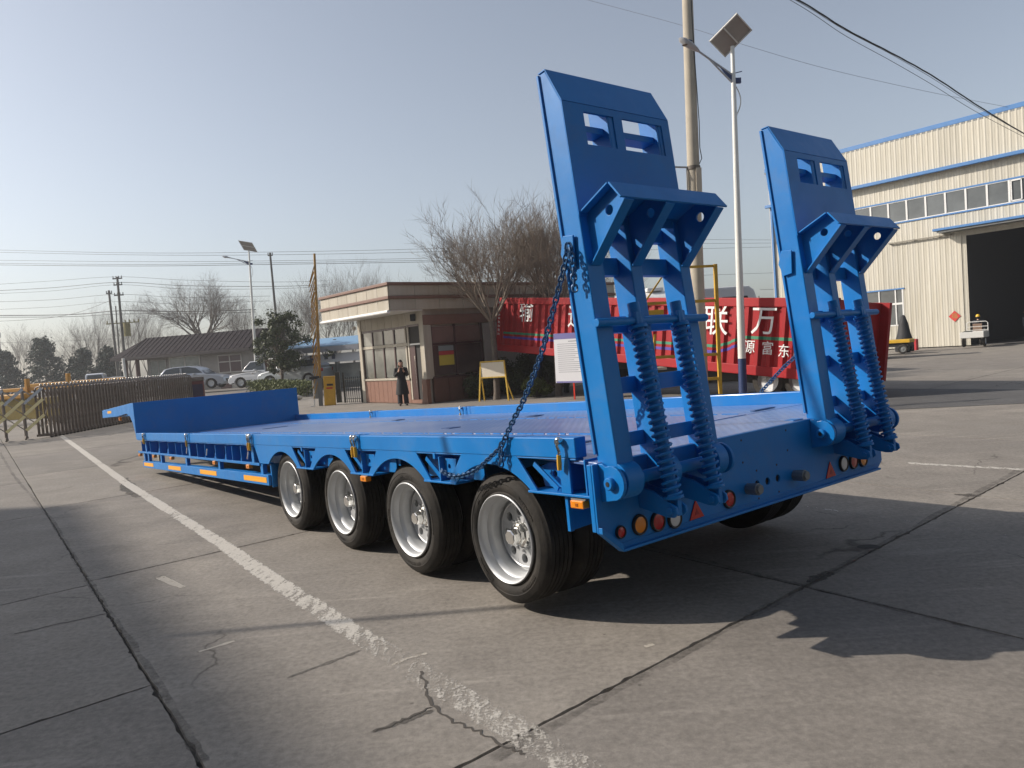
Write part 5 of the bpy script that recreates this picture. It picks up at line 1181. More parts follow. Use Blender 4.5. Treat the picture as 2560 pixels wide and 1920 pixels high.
def solar_lamp(P, lean, label, e1, e2, armv, seed):
    L = tag(empty('solar_street_lamp', P, 0, lean), label, 'street lamp', 'solar street lamps in the yard'); H = 9.05
    MB().tube([(0,0,0),(0,0,1.15)], [.115,.11], 18).build('base_section', NAVY, L, 40); MB().tube([(0,0,1.15),(0,0,H)], [.108,.062], 18).build('post', LPW, L, 40)
    MB().tube([(0,0,H-.05),(0,0,H+.75)], [.06,.055], 12).build('mast', LPW, L, 40)
    e1 = Vector(e1); e2 = Vector(e2); c = Vector((-.04,0,H+1.05)); nrm = e1.cross(e2).normalized(); nrm = nrm if nrm.z > 0 else -nrm; mb = MB()
    def pl(a0, a1, b0, b1, d0, d1): mb2 = MB(); vs = [c+e1*a+e2*b_+nrm*d for d in (d0,d1) for b_ in (b0,b1) for a in (a0,a1)]; return mb2.add(vs, [(0,2,3,1),(4,5,7,6),(0,1,5,4),(2,6,7,3),(0,4,6,2),(1,3,7,5)])
    p = pl(-.5,.5,-.5,.5,0,.012).build('solar_panel', PVB, L); pl(-.49,.49,-.49,.49,.013,.016).build('cells', PVF, p)
    fm_ = MB()
    for q in ((-.5,-.46,-.5,.5),(.46,.5,-.5,.5),(-.5,.5,-.5,-.47),(-.5,.5,.47,.5),(-.5,.5,-.02,.02)): x = pl(*q,-.03,.012); fm_.add(x.v, x.f)
    fm_.build('frame', LPW, p)
    a = Vector(armv); h0 = Vector((0,0,H-.05)); e = h0+a
    MB().tube([h0, h0+a*.55, e], [.035,.03,.028], 10).tube([h0+Vector((0,0,-.22)), h0+a*.35+Vector((0,0,-.12)), h0+a*.72], [.03,.028,.024], 10).build('arm', LGREY, L, 40)
    MB().add([h0+Vector((0,-.02,.02)), h0+a*.42+Vector((0,-.02,0)), h0+Vector((0,-.02,-.24)), h0+Vector((0,.02,.02)), h0+a*.42+Vector((0,.02,0)), h0+Vector((0,.02,-.24))], [(0,1,2),(5,4,3),(0,3,4,1),(1,4,5,2),(2,5,3,0)]).build('arm_gusset', NAVY, L)
    MB().box(.02,.20,-.04,.04,H-.26,H-.12).bar((.05,0,H+.02),(.24,0,H+.06),.02,.02).build('bracket', NAVY, L)
    ad = a.normalized(); hd = MB().tube([e-ad*.02, e+ad*.10, e+ad*.30, e+ad*.52, e+ad*.62], [.05,.10,.14,.13,.04], 14)
    for v in hd.v: 
        d = v-e; s_ = d.dot(ad); off = d-ad*s_; v -= Vector((0,0,off.z*.62))
    h_ = hd.build('lamp_head', LGREY, L, 40); MB().ball(e+ad*.36+Vector((0,-.0,-.045)), .1, 12, 6, (1.5,.9,.25)).build('lens', mat('lamp_lens', (.16,.13,.10), .3), h_, 50)
    MB().ball(e+ad*.40+Vector((0,0,.035)), .11, 12, 6, (1.6,.9,.25)).build('cap', NAVY, h_, 50)
    MB().tube([(.0,0,H-.2)]+[(.02+.17*math.sin(math.pi*k/10), .02, H-.25-.95*k/10) for k in range(11)], .016, 8).build('conduit', LPW, L, 40)
    return L
SLR = solar_lamp((6.36*.85, 20.55*.85, .12), .028, 'tall white solar street lamp between the two ramps', (.56,.5,-.26), (-.66,.35,-.58), (-1.0,-.25,.62), 1); SLR.scale = (.85, .85, .832)
lp = rat(643, 962, 53); solar_lamp((lp.x, lp.y, .2), .026, 'distant white solar street lamp beside the maroon roofed guard house', (.85,.35,-.15), (-.2,-.45,.62), (-1.25,-.1,.32), 2)
# retractable gate: open lattice on the left, folded stack running away --------------------
GBR = mat('gate_bronze', (.19,.16,.14), .33, .6, var=.2, scale=5); GOLD = mat('gate_gold_strip', (.88,.74,.36), .3, .05); BALLM = mat('gate_finial', (.45,.43,.40), .25, .8)
rg = tag(empty('retractable_gate'), 'dark bronze folding gate, its open lattice end carrying gold diagonal strips', 'gate')
def gate_post_mesh():
    mb = MB(); mb.box(-.028,.028,-.22,-.17,.10,1.52).box(-.028,.028,.17,.22,.10,1.52)
    mb.tube([(0,-.195,1.5),(0,-.16,1.58),(0,0,1.62),(0,.16,1.58),(0,.195,1.5)], .027, 6); mb.box(-.035,.035,-.26,.26,.05,.12); return mb.mesh('gate_post')
gpm = gate_post_mesh(); gpm.materials.append(GBR)
gfm = MB().ball((0,0,1.66), .036, 8, 6).mesh('finial', 50); gfm.materials.append(BALLM)
gwm = MB().cyl((-.03,-.2,.055),(.03,-.2,.055),.055,n=12).mesh('castor', 40); gwm.materials.append(BLACKR)
Q0 = Vector((-14.62, 23.15, 0)); Q1 = Vector((-14.55, 33.4, 0)); np_ = 52; dirq = (Q1-Q0).normalized(); az = math.atan2(dirq.y, dirq.x)
for k in range(np_+1):
    p = Q0.lerp(Q1, k/np_); o = obj_of(gpm, 'gate_post', rg, p, (0, R.uniform(-.015,.015), az)); obj_of(gfm, 'finial', o); obj_of(gwm, 'castor', o)
    if k < np_:
        q = Q0.lerp(Q1, (k+1)/np_); s = dirq.cross(Vector((0,0,1)))
        for zz in (.35,.75,1.15): MB().bar(p+s*.06+Vector((0,0,zz)), q+s*.06+Vector((0,0,zz+.35)), .03,.012,(0,0,1)).bar(p+s*.09+Vector((0,0,zz+.35)), q+s*.09+Vector((0,0,zz)), .03,.012,(0,0,1)).build('lattice_bar', GBR, o if False else rg)
ol = [Vector((-14.62,23.15,0)), Vector((-15.02,22.84,0)), Vector((-15.42,22.53,0)), Vector((-15.85,22.2,0)), Vector((-16.3,21.86,0)), Vector((-16.75,21.5,0))]
dl = (ol[-1]-ol[0]).normalized(); sn = Vector((dl.y, -dl.x, 0)); sn = sn if sn.y < 0 else -sn
for k, p in enumerate(ol):
    if k: o = obj_of(gpm, 'gate_post', rg, p, (0,0,math.atan2(dl.y, dl.x))); obj_of(gfm, 'finial', o); obj_of(gwm, 'castor', o)
    if k < len(ol)-1:
        q = ol[k+1]
        for zz in (.30,.78,1.12):
            hi = zz+.44; a, b_ = p+sn*.24, q+sn*.24
            bb = MB().bar(b_+Vector((0,0,zz)), a+Vector((0,0,hi)), .015,.085,(-.80,-.35,.3)).build('lattice_bar', GOLD if zz < 1.1 else BALLM, rg)
            MB().bar(p-sn*.2+Vector((0,0,zz)), q-sn*.2+Vector((0,0,hi)), .03,.012,sn).build('lattice_bar', mat('gate_steel', (.28,.27,.25), .4, .5), rg)
hd = tag(empty('gate_motor_unit', (-14.5, 34.2, 0), math.radians(20)), 'maroon gate motor unit with a dark display at the far end of the folding gate', 'gate motor')
MB().box(-.35,.35,-.3,.3,.1,1.30).build('case', mat('maroon_case', (.13,.025,.025), .4), hd, None, .03); MB().box(-.3,.3,-.31,-.295,.62,1.15).build('display', mat('display_violet', (.02,.012,.05), .3), hd); MB().box(-.37,.37,-.32,.32,1.30,1.48).build('cap', GBR, hd, None, .02)

# orange and yellow machine frame behind the gate
om = tag(empty('machine_frame', (-21.5, 31.5, 0), math.radians(-14)), 'orange yellow steel machine frame standing behind the folding gate', 'machine')
ORG = mat('machine_orange', (.50,.25,.03), .5, var=.15, scale=2); DY = mat('machine_dull_yellow', (.22,.16,.02), .6, var=.1)
MB().box(-3.5,3.4,-.1,.1,.25,1.12).build('side_panel', DY, om, None, .02); MB().box(-2.6,3.6,.6,.8,1.42,1.58).build('beam', ORG, om, None, .02); MB().box(-.6,4.6,1.6,1.8,1.55,1.72).build('beam', ORG, om, None, .02)
for x, h_ in ((-2,1.6),(.55,1.95),(2.7,2.05)): MB().box(x,x+.12,.55,.72,1.0,h_).build('upright', ORG, om, None, .01)
MB().box(-.2,1.3,-.2,.3,1.12,1.34).build('housing', ORG, om, None, .05)
for x in (-2.6,2.4): wheel_simple('wheel', om, (x,.4,.4), .4, .25, 'y', ORG)

# guard house with maroon hipped roof ------------------------------------------------------
ga, gb_ = rat(322, 968, 59.5), rat(640, 964, 57); gz = .22
gu = tag(empty('guard_house', (ga.x, ga.y, gz), math.atan2(gb_.y-ga.y, gb_.x-ga.x)), 'low guard house with a dark maroon hipped roof and a columned porch', 'building')
GWALL = mat('guard_wall', (.24,.225,.205), .7, var=.1, scale=2); MAR = mat('maroon_roof', (.017,.011,.014), .7, var=.2, scale=3, spec=.15); COLM = mat('maroon_column', (.09,.04,.035), .5)
Wd = (gb_-ga).length
MB().box(1.9,Wd,0,5,0,3.1).build('wall', GWALL, gu)
ev, zh, zt_ = .7, 3.05, 4.55
mb = MB(); 
vs = [(-.9,-ev,zh),(Wd+.1,-ev,zh),(Wd+.1,5.7,zh),(-.9,5.7,zh),(.75,1.6,zt_),(Wd,1.6,zt_),(Wd,3.4,zt_),(.75,3.4,zt_)]
mb.add(vs, [(0,1,5,4),(1,2,6,5),(2,3,7,6),(3,0,4,7),(4,5,6,7),(3,2,1,0)]); rf = mb.build('roof', MAR, gu)
for k in range(26):
    x = -.2+k*(Wd+.2)/26; MB().bar((x*.97+.4,-ev+.03,zh+.03),(max(.8,x*.96+.45),1.58,zt_+.02),.03,.03).build('roof_rib', MAR, rf)
MB().box(-.85,Wd+.05,-ev-.02,-ev+.06,zh-.22,zh+.02).build('eave_board', mat('dark_eave', (.04,.03,.03), .6), gu); MB().box(-.9,-.82,-ev,5.6,zh-.22,zh+.02).build('eave_board', COLM, gu)
for x, y in ((.15,-.3),(1.25,-.3),(.15,4.6)): MB().cyl((x,y,0),(x,y,3.05),.16,n=12).build('column', COLM, gu, 40)
def win(x0, x1, z0, z1, m=GLASSD, f=GWALL, nx=1, nz=1):
    w = MB().box(x0,x1,-.03,.01,z0,z1).build('window', m, gu)
    fr = MB().box(x0-.08,x0,-.05,.01,z0-.08,z1+.08).box(x1,x1+.08,-.05,.01,z0-.08,z1+.08).box(x0,x1,-.05,.01,z1,z1+.08).box(x0,x1,-.05,.01,z0-.08,z0)
    for i in range(1,nx): x = x0+(x1-x0)*i/nx; fr.box(x-.04,x+.04,-.045,.01,z0,z1)
    for i in range(1,nz): z = z0+(z1-z0)*.62; fr.box(x0,x1,-.044,.01,z-.04,z+.04)
    fr.build('frame', f, w)
win(4.0, 6.6, .9, 2.75, mat('guard_glass_pale', (.22,.24,.22), .2, var=.3, scale=1), mat('pale_frame', (.40,.38,.35), .5), 2); win(2.2, 3.6, .3, 2.6, mat('guard_glass', (.15,.165,.15), .2, var=.2), GWALL, 2)
win(8.3, 10.2, 1.35, 2.6, mat('guard_glass_wine', (.06,.03,.035), .2), mat('pale_frame', (.40,.38,.35), .5), 2, 2)
MB().box(4.0,6.6,-.035,-.031,.9,1.35).build('window_board', mat('maroon_board', (.09,.035,.03), .6), gu); MB().box(8.3,9.2,-.04,.0,.05,1.2).build('base_panel', COLM, gu); MB().box(9.3,10.3,-.05,.0,.05,1.2).build('base_panel', mat('pale_base', (.36,.34,.30), .6), gu)
for k in range(9): MB().box(6.9+k*.0,8.2,-.012,.0,.32*k+.12,.32*k+.42).build('stone_panel', GWALL, gu, None, .01)
dpp = rat(318, 966, 58); tag(MB().cyl((dpp.x,dpp.y,.2),(dpp.x-.1,dpp.y,3.2),.11,n=12).build('white_post', LPW, None, 40), 'white round post under the corner of the maroon roof', 'post')

# cars ------------------------------------------------------------------------------------------
def car(name, P, rz, paint, label, cat='car', L=4.6, H=1.62, Wc=1.82, style='suv', rear=False):
    c = tag(empty(name, P, rz), label, cat, None); h = L/2
    if style == 'suv':
        lower = [(-h,.38),(-h+.02,.95),(-h+.25,1.02),(h-1.35,1.02),(h-.35,.86),(h-.06,.70),(h,.42),(h-.12,.24)]
        cabp = [(-h+.18,1.02),(-h+.55,1.50),(-h+1.1,H-.02),(-.1,H),(.55,1.46),(h-1.25,1.02)]; wxs = (-h+.86, h-.92); wr = .36
    elif style == 'van':
        lower = [(-h,.36),(-h,1.05),(h-.5,1.05),(h-.05,.9),(h,.4),(h-.1,.26)]
        cabp = [(-h+.02,1.05),(-h+.10,H-.08),(-h+.3,H),(h-1.15,H),(h-.45,1.05)]; wxs = (-h+.8, h-.75); wr = .31
    else:
        lower = [(-h,.45),(-h,.92),(h-1.25,.94),(h-.3,.84),(h-.02,.6),(h,.4),(h-.1,.28)]
        cabp = [(-.35,.94),(-.25,1.55),(.0,H),(.75,H-.02),(1.25,1.02)]; wxs = (-h+1.0, h-.85); wr = .35
    # wheel arches cut in the lower outline
    bot = []
    for wx in (wxs[1], wxs[0]):
        for k in range(9): a = math.pi*k/8; bot.append((wx+(wr+.07)*math.cos(a), wr-.08+(wr+.07)*math.sin(a)))
    poly = lower + [(wxs[1]+wr+.08,.24)] + bot[:9] + [(0,.22)] + bot[9:] + [(-h+.1,.26)]
    yw = Wc/2; body = MB().prism(poly, -yw, yw, lambda p, q, t: (p, t*(1-.05*max(0,(abs(p)-h*.6)/(h*.4))), q)); body.build('body', paint, c, 40, .05)
    cb = MB(); n = len(cabp); y1 = yw-.05; top = max(q for p, q in cabp)
    tap = lambda q: y1-.20*max(0, (q-1.0))/(top-1.0)
    cb.add([(p, -tap(q), q) for p, q in cabp] + [(p, tap(q), q) for p, q in cabp], [tuple(range(n)), tuple(range(n, 2*n))[::-1]] + [(i, (i+1) % n, n+(i+1) % n, n+i) for i in range(n)])
    cb.build('cabin', paint, c, 40, .03)
    cxm = sum(p for p, q in cabp)/n; czm = sum(q for p, q in cabp)/n
    sp_ = [(cxm+(p-cxm)*.88, czm+(q-czm)*.78+.02) for p, q in cabp]
    for s in (-1,1):
        mb = MB(); vs = [(p, s*(tap(q)+.006), q) for p, q in sp_]; mb.add(vs, [tuple(range(len(vs)))]); w = mb.build('side_window', GLASSD, c)
        MB().box(cxm-.05,cxm+.05,s*(yw-.12)-.06,s*(yw-.12)+.06,1.05,top-.1).build('pillar', paint, w) if style != 'pickup' else None
        MB().box(wxs[1]-1.15,wxs[1]-1.0,s*yw-.09+s*.06,s*yw+.09+s*.06,1.0,1.12).build('mirror', paint, c, None, .02)
        MB().ball((h-.16,s*(yw-.22),.74), .13, 10, 6, (.9,1.2,.6)).build('headlight', WHITEL, c, 50); MB().box(-h-.01,-h+.06,s*(yw-.2)-.12,s*(yw-.2)+.12,.75,.95).build('tail_light', REDL, c)
        MB().box(cxm+.1,cxm+.26,s*yw-.01,s*yw+.015,.86,.89).build('door_handle', CHROME, c)
        for wx in wxs: wheel_simple('wheel', c, (wx, s*(yw-.13), wr), wr, .21, 'y')
    f = cabp[-2], cabp[-1]; MB().add([(f[0][0]+.02,-tap(f[0][1])+.1,f[0][1]-.04),(f[0][0]+.02,tap(f[0][1])-.1,f[0][1]-.04),(f[1][0]+.01,y1-.14,f[1][1]+.05),(f[1][0]+.01,-y1+.14,f[1][1]+.05)], [(0,1,2,3)]).build('windscreen', GLASSD, c)
    b0, b1 = cabp[0], cabp[1]; MB().add([(b0[0]-.02,-y1+.16,b0[1]+.08),(b0[0]-.02,y1-.16,b0[1]+.08),(b1[0]-.03,tap(b1[1])-.12,b1[1]-.03),(b1[0]-.03,-tap(b1[1])+.12,b1[1]-.03)], [(0,1,2,3)]).build('rear_window', GLASSD, c)
    MB().box(h-.04,h+.015,-.5,.5,.42,.62).build('grille', BLACKM, c)
    return c
SILV = mat('silver_paint', (.42,.45,.50), .3, .35, coat=.5); CWH = mat('car_white', (.62,.64,.67), .3, coat=.5); CGR = mat('car_pale_grey', (.40,.43,.45), .35, .2, coat=.4)
c1 = rat(492, 973, 51.5); car('parked_car', c1, math.radians(-2), SILV, 'silver crossover car parked side on before the guard house', L=4.7)
c2 = rat(243, 955, 61); car('parked_van', (c2.x, c2.y, .25), math.radians(115), CWH, 'boxy white van seen over the folding gate, left of the silver hatchback', 'van', 4.2, 1.95, 1.68, 'van')
c3 = rat(297, 955, 60); car('parked_car', (c3.x, c3.y, .22), math.radians(-12), CGR, 'pale grey hatchback showing over the folding gate beside the white post', L=4.1, H=1.6)
c4 = rat(668, 965, 47); c4p = car('parked_pickup', c4, math.radians(170), CWH, 'small white pickup loaded with a brown crate, left of the round evergreen', 'pickup', 4.4, 1.62, 1.6, 'pickup')
crate = tag(empty('wooden_crate', c4 + Vector((.9,-.1,.94)), math.radians(170)), 'brown crate of bottles riding in the bed of the white pickup', 'crate'); MB().box(-.75,.75,-.6,.6,0,.62).build('side', mat('crate_brown', (.11,.05,.04), .8, var=.2), crate)
for k in range(5): MB().box(-.78+k*.37,-.70+k*.37,-.63,.63,0,.72).build('batten', mat('crate_batten', (.2,.13,.09), .8), crate)
MB().box(-.6,.5,-.4,.4,.62,.78).build('cover_sheet', WHITEP, crate, None, .04)
c5 = rat(742, 962, 46); car('parked_car', c5, math.radians(165), CGR, 'pale grey sedan with a red tail light, half hidden behind the round evergreen', L=4.4, H=1.5)

# roadside shelter with a blue roof
sa, sb = rat(752, 950, 46), rat(905, 945, 44); sh_ = tag(empty('bus_shelter', (sa.x, sa.y, .1), math.atan2(sb.y-sa.y, sb.x-sa.x)), 'roadside shelter with a pale blue roof and a lit sign band, left of the gatehouse', 'shelter')
sw = (sb-sa).length; BR_ = mat('blue_roof', (.16,.30,.46), .4, var=.05); 
MB().add([(-.6,-.9,2.62),(sw+.6,-.9,2.62),(sw+.6,1.6,3.15),(-.6,1.6,3.15),(-.6,-.9,2.55),(sw+.6,-.9,2.55),(sw+.6,1.6,3.08),(-.6,1.6,3.08)], [(0,1,2,3),(7,6,5,4),(0,4,5,1),(1,5,6,2),(2,6,7,3),(3,7,4,0)]).build('roof', BR_, sh_)
MB().box(-.6,sw+.6,-.92,-.80,2.25,2.56).build('fascia', mat('slate_fascia', (.16,.17,.20), .5), sh_); MB().box(.6,sw+.3,-.5,-.42,1.62,2.12).build('sign_band', mat('sign_pale', (.50,.53,.58), .5), sh_)
for k in range(4): MB().box(1.3+k*.55,1.55+k*.55,-.52,-.502,1.80,2.10).build('sign_panel', mat('sign_navy', (.03,.05,.12), .5), sh_)
for x in (.0,sw*.5,sw): MB().box(x-.07,x+.07,.6,.74,0,3.0).build('post', GREYP, sh_)
MB().box(.1,sw-.1,.9,.93,.35,1.5).build('glass_back', mat('shelter_glass', (.30,.33,.33), .2, var=.3, scale=1), sh_); MB().box(.1,sw-.1,.7,.9,.0,.35).build('bench', GREYP, sh_)

# far block at the left edge
fb_ = rat(16, 965, 150); tb = tag(empty('tower_block', (fb_.x-8.9, fb_.y-5.5, .2), .60), 'hazy brown apartment tower at the left edge beyond the cedars', 'building')
MB().box(0,10.2,0,12,0,12.0).build('wall', mat('tower_wall', (.20,.15,.14), .8), tb); MB().box(-.2,10.4,-.2,12.2,12.0,12.4).build('roof', GREYP, tb)
wm = MB().box(0,1.2,-.06,-.01,0,1.4).mesh('window'); wm.materials.append(GLASSD)
for k in range(4):
    for z in range(4): obj_of(wm, 'window', tb, (.8+k*2.4,0,1.2+z*2.7))

# ------------------------------------------------------------------ trees and shrubs
BARK = mat('bark', (.13,.108,.088), .9, var=.3, scale=9, bump=.4); TWIG = mat('twig', (.20,.165,.13), .9, var=.25, scale=2); TWIGF = mat('far_twig', (.17,.15,.13), .9)
def grow(mb, p, d, ln, r, lev, maxlev, rnd, up, spread, kids, droop, sides):
    n = 4 if lev < maxlev else 3; pts = [p]; rs_ = [r]; q = p.copy(); dd = d.copy()
    for k in range(n):
        dd = dd + Vector((rnd.gauss(0,.10), rnd.gauss(0,.10), rnd.gauss(0,.07)+up-droop*lev*.5*(k/n)))
        dd.normalize(); q = q + dd*ln/n; pts.append(q.copy()); rs_.append(r*(1-.62*(k+1)/n) if lev < maxlev else r*(1-.8*(k+1)/n))
    mb.tube(pts, rs_, sides[min(lev, len(sides)-1)], lev == 0)
    if lev >= maxlev: return
    for k in range(kids[min(lev, len(kids)-1)]):
        f = rnd.uniform(.30,1.0); i = min(n-1, int(f*n)); pp = pts[i].lerp(pts[i+1], f*n-i); bd = (pts[i+1]-pts[i]).normalized()
        a = Vector((rnd.gauss(0,1), rnd.gauss(0,1), rnd.gauss(0,1))); a = (a-bd*a.dot(bd)).normalized(); an = rnd.uniform(.6,1.15)*spread
        grow(mb, pp, (bd*math.cos(an)+a*math.sin(an)).normalized(), ln*rnd.uniform(.50,.78), max(rs_[i]*.52, .0045), lev+1, maxlev, rnd, up, spread, kids, droop, sides)
def bare_tree(name, P, label, H, th, tr_, nl, seed, spread=.6, kids=(6,6,6,4), maxlev=4, up=.06, droop=0, lean=0, cat='tree', group=None, bark=BARK, tw=TWIG, open_=.55, limb=.55, rscale=1.0):
    rnd = random.Random(seed); t_ = tag(empty(name, P, 0, lean), label, cat, group)
    mb = MB().tube([(0,0,-.05),(0.02,0,.25),(.03,.02,th*.55),(0,.03,th)], [tr_*1.35,tr_*1.08,tr_*.92,tr_*.95], 12); mb.ball((0,.03,th), tr_*1.15, 10, 7); mb.build('trunk', bark, t_, 60)
    cr = MB()
    for k in range(nl):
        a = 2*math.pi*(k+rnd.uniform(-.3,.3))/nl; o_ = open_*rnd.uniform(.55,1.15); d = Vector((math.cos(a)*o_, math.sin(a)*o_, 1)).normalized()
        grow(cr, Vector((math.cos(a)*tr_*.5, math.sin(a)*tr_*.5+.03, th-.02)), d, (H-th)*limb*rnd.uniform(.8,1.12), tr_*.46*rscale, 0, maxlev, rnd, up, spread, kids, droop, (5,4,3,3,3))
    cr.build('crown', tw, t_, fix=False); return t_
t1 = rat(1243, 1008, 25.6); bare_tree('bare_tree', (t1.x, t1.y, 0), 'bare pruned tree behind the yellow notice frame with a broad twiggy crown', 6.6, 2.7, .105, 10, 21, .60, (6,5,4,3), 4, .09, 0, .012, open_=.85)
t2 = gat(1398, 992); bare_tree('bare_tree', (t2.x, t2.y+.4, 0), 'bare tree with dense brown twigs behind the printed notice board', 6.1, 2.65, .11, 10, 5, .60, (6,6,5,3), 4, .09, 0, .01, open_=.8)
t3 = rat(1330, 985, 29); bare_tree('bare_tree', (t3.x, t3.y, 0), 'bare bushy tree rising behind the gatehouse roof between two nearer trees', 6.6, 2.4, .12, 9, 9, .6, (6,5,5,3), 4, .08, 0, 0, open_=.8)
w0 = rat(517, 965, 74); bare_tree('weeping_tree', (w0.x, w0.y, .3), 'large bare weeping willow rising behind the guard house', 12.4, 4.3, .30, 9, 31, .60, (6,6,5,4), 4, .02, .035, 0, open_=.95, limb=.46, tw=TWIGF, rscale=.9)
# rows of slim bare trees along the street
protos = {}
def far_bare(px, py, Y, H, lab, kind):
    p = rat(px, py, Y); p.z = .28
    if kind not in protos:
        t_ = bare_tree('bare_tree', p, lab, 9.0, 2.0, .13, 6, 100+kind, .42 if kind != 2 else .6, (7,6,5), 3, .10 if kind != 2 else .05, 0, 0, group='bare trees along the street', tw=TWIGF, bark=TWIGF, open_=.33 if kind != 2 else .6, limb=.62, rscale=.8); protos[kind] = t_
    else: t_ = copy_tree(protos[kind]); t_.location = p
    t_.scale = (H/9*1.05,)*2+(H/9,); t_.rotation_euler = (0,0,px*.37); t_['label'] = lab
far = [(60,960,96,7.6,0,'slim bare tree between the first two cedars'),(98,960,99,7.4,1,'pale slim bare tree behind the second cedar'),(196,958,92,8.0,2,'bare tree rising behind the third cedar'),(238,958,90,8.8,1,'taller bare tree left of the twin utility poles'),(262,958,94,8.2,2,'bare tree hard against the left utility pole'),
    (330,958,84,8.6,0,'bare tree beside the utility pole with a transformer'),(372,958,92,8.0,1,'bare slim tree behind the left end of the maroon roof'),(430,956,95,8.4,2,'bare bushy tree behind the maroon roof, left of the willow'),
    (608,955,90,8.8,1,'bare tree just left of the far solar lamp'),(640,955,88,8.0,0,'slim bare tree behind the far solar lamp'),(735,950,84,9.6,2,'bare tree between the round evergreen and the yellow boom'),(765,950,88,9.2,0,'slim bare tree directly behind the yellow boom'),
    (815,948,84,10.0,1,'tall bare tree just right of the yellow boom'),(850,948,86,9.4,2,'bushy bare tree behind the gatehouse roof edge'),(890,947,82,10.2,0,'tall slim bare tree over the left part of the gatehouse roof'),(935,945,84,9.8,1,'bare tree behind the corner of the gatehouse roof'),(1120,935,70,9.5,2,'bare tree far behind the gatehouse roof'),
    (1470,905,60,8.0,2,'bare brown tree seen through the near ramp'),(1560,895,62,8.2,1,'bare tree behind the white tank truck'),(1940,850,120,6.0,2,'low bare tree on the skyline left of the workshop'),(1820,860,120,5.6,1,'faint low bare tree on the skyline right of the near solar lamp'),(1880,855,130,5.2,0,'faint slim tree on the skyline between the ramps')]
for px, py, Y, H, k, lab in far: far_bare(px, py, Y, H, lab, k)

def leaf_mat(name, a, b_):
    m = bpy.data.materials.new(name); m.use_nodes = True; t = m.node_tree; b = t.nodes['Principled BSDF']; tc = t.nodes.new('ShaderNodeTexCoord')
    g = t.nodes.new('ShaderNodeNewGeometry')
    c = mix_rgb(t, ramp(t, noise(t, tc.outputs['Object'], 2.2, 3), .35, .65), (*a, 1), (*b_, 1)); c = mix_rgb(t, ramp(t, g.outputs['Random Per Island'], 0, 1, (0,0,0,1), (.6,.6,.6,1)), c, (b_[0]*1.3, b_[1]*1.3, b_[2]*1.2, 1))
    t.links.new(c, b.inputs['Base Color']); b.inputs['Roughness'].default_value = .6; b.inputs['Specular IOR Level'].default_value = .3; return m
LEAFC = leaf_mat('cedar_needles', (.022,.038,.030), (.042,.062,.045)); LEAFR = leaf_mat('dark_leaf', (.022,.032,.012), (.055,.070,.022)); LEAFS = leaf_mat('shrub_leaf', (.030,.038,.016), (.075,.085,.035)); LEAFH = leaf_mat('hedge_leaf', (.05,.07,.02), (.11,.13,.035))
def leaf(mb, p, s, rnd, nrm=None, asp=.55):
    a = Vector((rnd.gauss(0,1), rnd.gauss(0,1), rnd.gauss(0,1))).normalized(); b_ = a.orthogonal().normalized()
    if nrm is not None:
        a = (nrm + Vector((rnd.gauss(0,.4), rnd.gauss(0,.4), rnd.gauss(0,.4)))).normalized(); b_ = a.orthogonal(); b_.rotate(Matrix.Rotation(rnd.uniform(0,6.28), 3, a)); b_.normalize()
    c = a.cross(b_); mb.add([p-b_*s, p+c*s*asp, p+b_*s, p-c*s*asp], [(0,1,2,3)])
def cedar(P, H, Rw, label, seed):
    rnd = random.Random(seed); t_ = tag(empty('cedar_tree', P), label, 'tree', 'cedars along the street'); MB().tube([(0,0,0),(0,0,H*.95)], [.16,.03], 8).build('trunk', BARK, t_, 50)
    mb = MB(); br_ = MB()
    for k in range(120):
        z = H*(.16+.82*(k/120)); f = 1-(k/120); rr = Rw*(.12+.88*f**.8)*rnd.uniform(.65,1.12); a = rnd.uniform(0,6.28); dr = rnd.uniform(.05,.25)
        br_.tube([(0,0,z),(rr*math.cos(a)*.95,rr*math.sin(a)*.95,z-dr*rr+.15)], [.03,.008], 3, False)
        for j in range(34):
            s = rnd.uniform(.12,1)**.7; w = .20*(1.2-s)*Rw+.08; p = Vector((rr*s*math.cos(a)+rnd.gauss(0,w*.5), rr*s*math.sin(a)+rnd.gauss(0,w*.5), z-dr*rr*s*s+rnd.gauss(0,.17)+.1*s)); leaf(mb, p, rnd.uniform(.12,.24), rnd, None, .45)
    mb.build('foliage', LEAFC, t_, fix=False); br_.build('branches', BARK, t_, fix=False)
for px, H, Rw, lab, sd_ in ((18,5.4,2.7,'dark cedar at the left edge of the street, first from the left',1),(118,6.6,3.6,'dark cedar with the tallest pointed crown, second from the left',2),(212,5.0,3.4,'broad dark cedar behind the white van, third from the left',3),(278,5.0,2.5,'narrow dark cedar just left of the twin utility poles',4)):
    p = rat(px, 962, 86); cedar((p.x, p.y, .25), H, Rw, lab, sd_)
# round evergreen
rnd = random.Random(14); p = rat(706, 958, 44); ev_ = tag(empty('evergreen_tree', (p.x, p.y, .1)), 'round crowned dark green tree left of the yellow barrier', 'tree')
MB().tube([(0,0,0),(.03,0,1.0),(0,.05,1.6)], [.11,.09,.09], 10).build('trunk', BARK, ev_, 50); mb = MB(); bb_ = MB()
cl = [(rnd.gauss(0,.62), rnd.gauss(0,.62), rnd.uniform(1.35,4.75)) for _ in range(92)]
for x, y, z in cl:
    f = 1.42-abs(z-2.55)*.40; x *= f*1.12; y *= f; bb_.tube([(0,0,min(z-.3,1.6)),(x*.5,y*.5,z-.2),(x,y,z)], [.04,.02,.008], 3, False); rr = rnd.uniform(.24,.44)
    for j in range(95):
        d = Vector((rnd.gauss(0,1), rnd.gauss(0,1), rnd.gauss(0,.8))).normalized()*rr*rnd.uniform(.35,1.05); leaf(mb, Vector((x,y,z))+d, rnd.uniform(.05,.10), rnd, d.normalized(), .5)
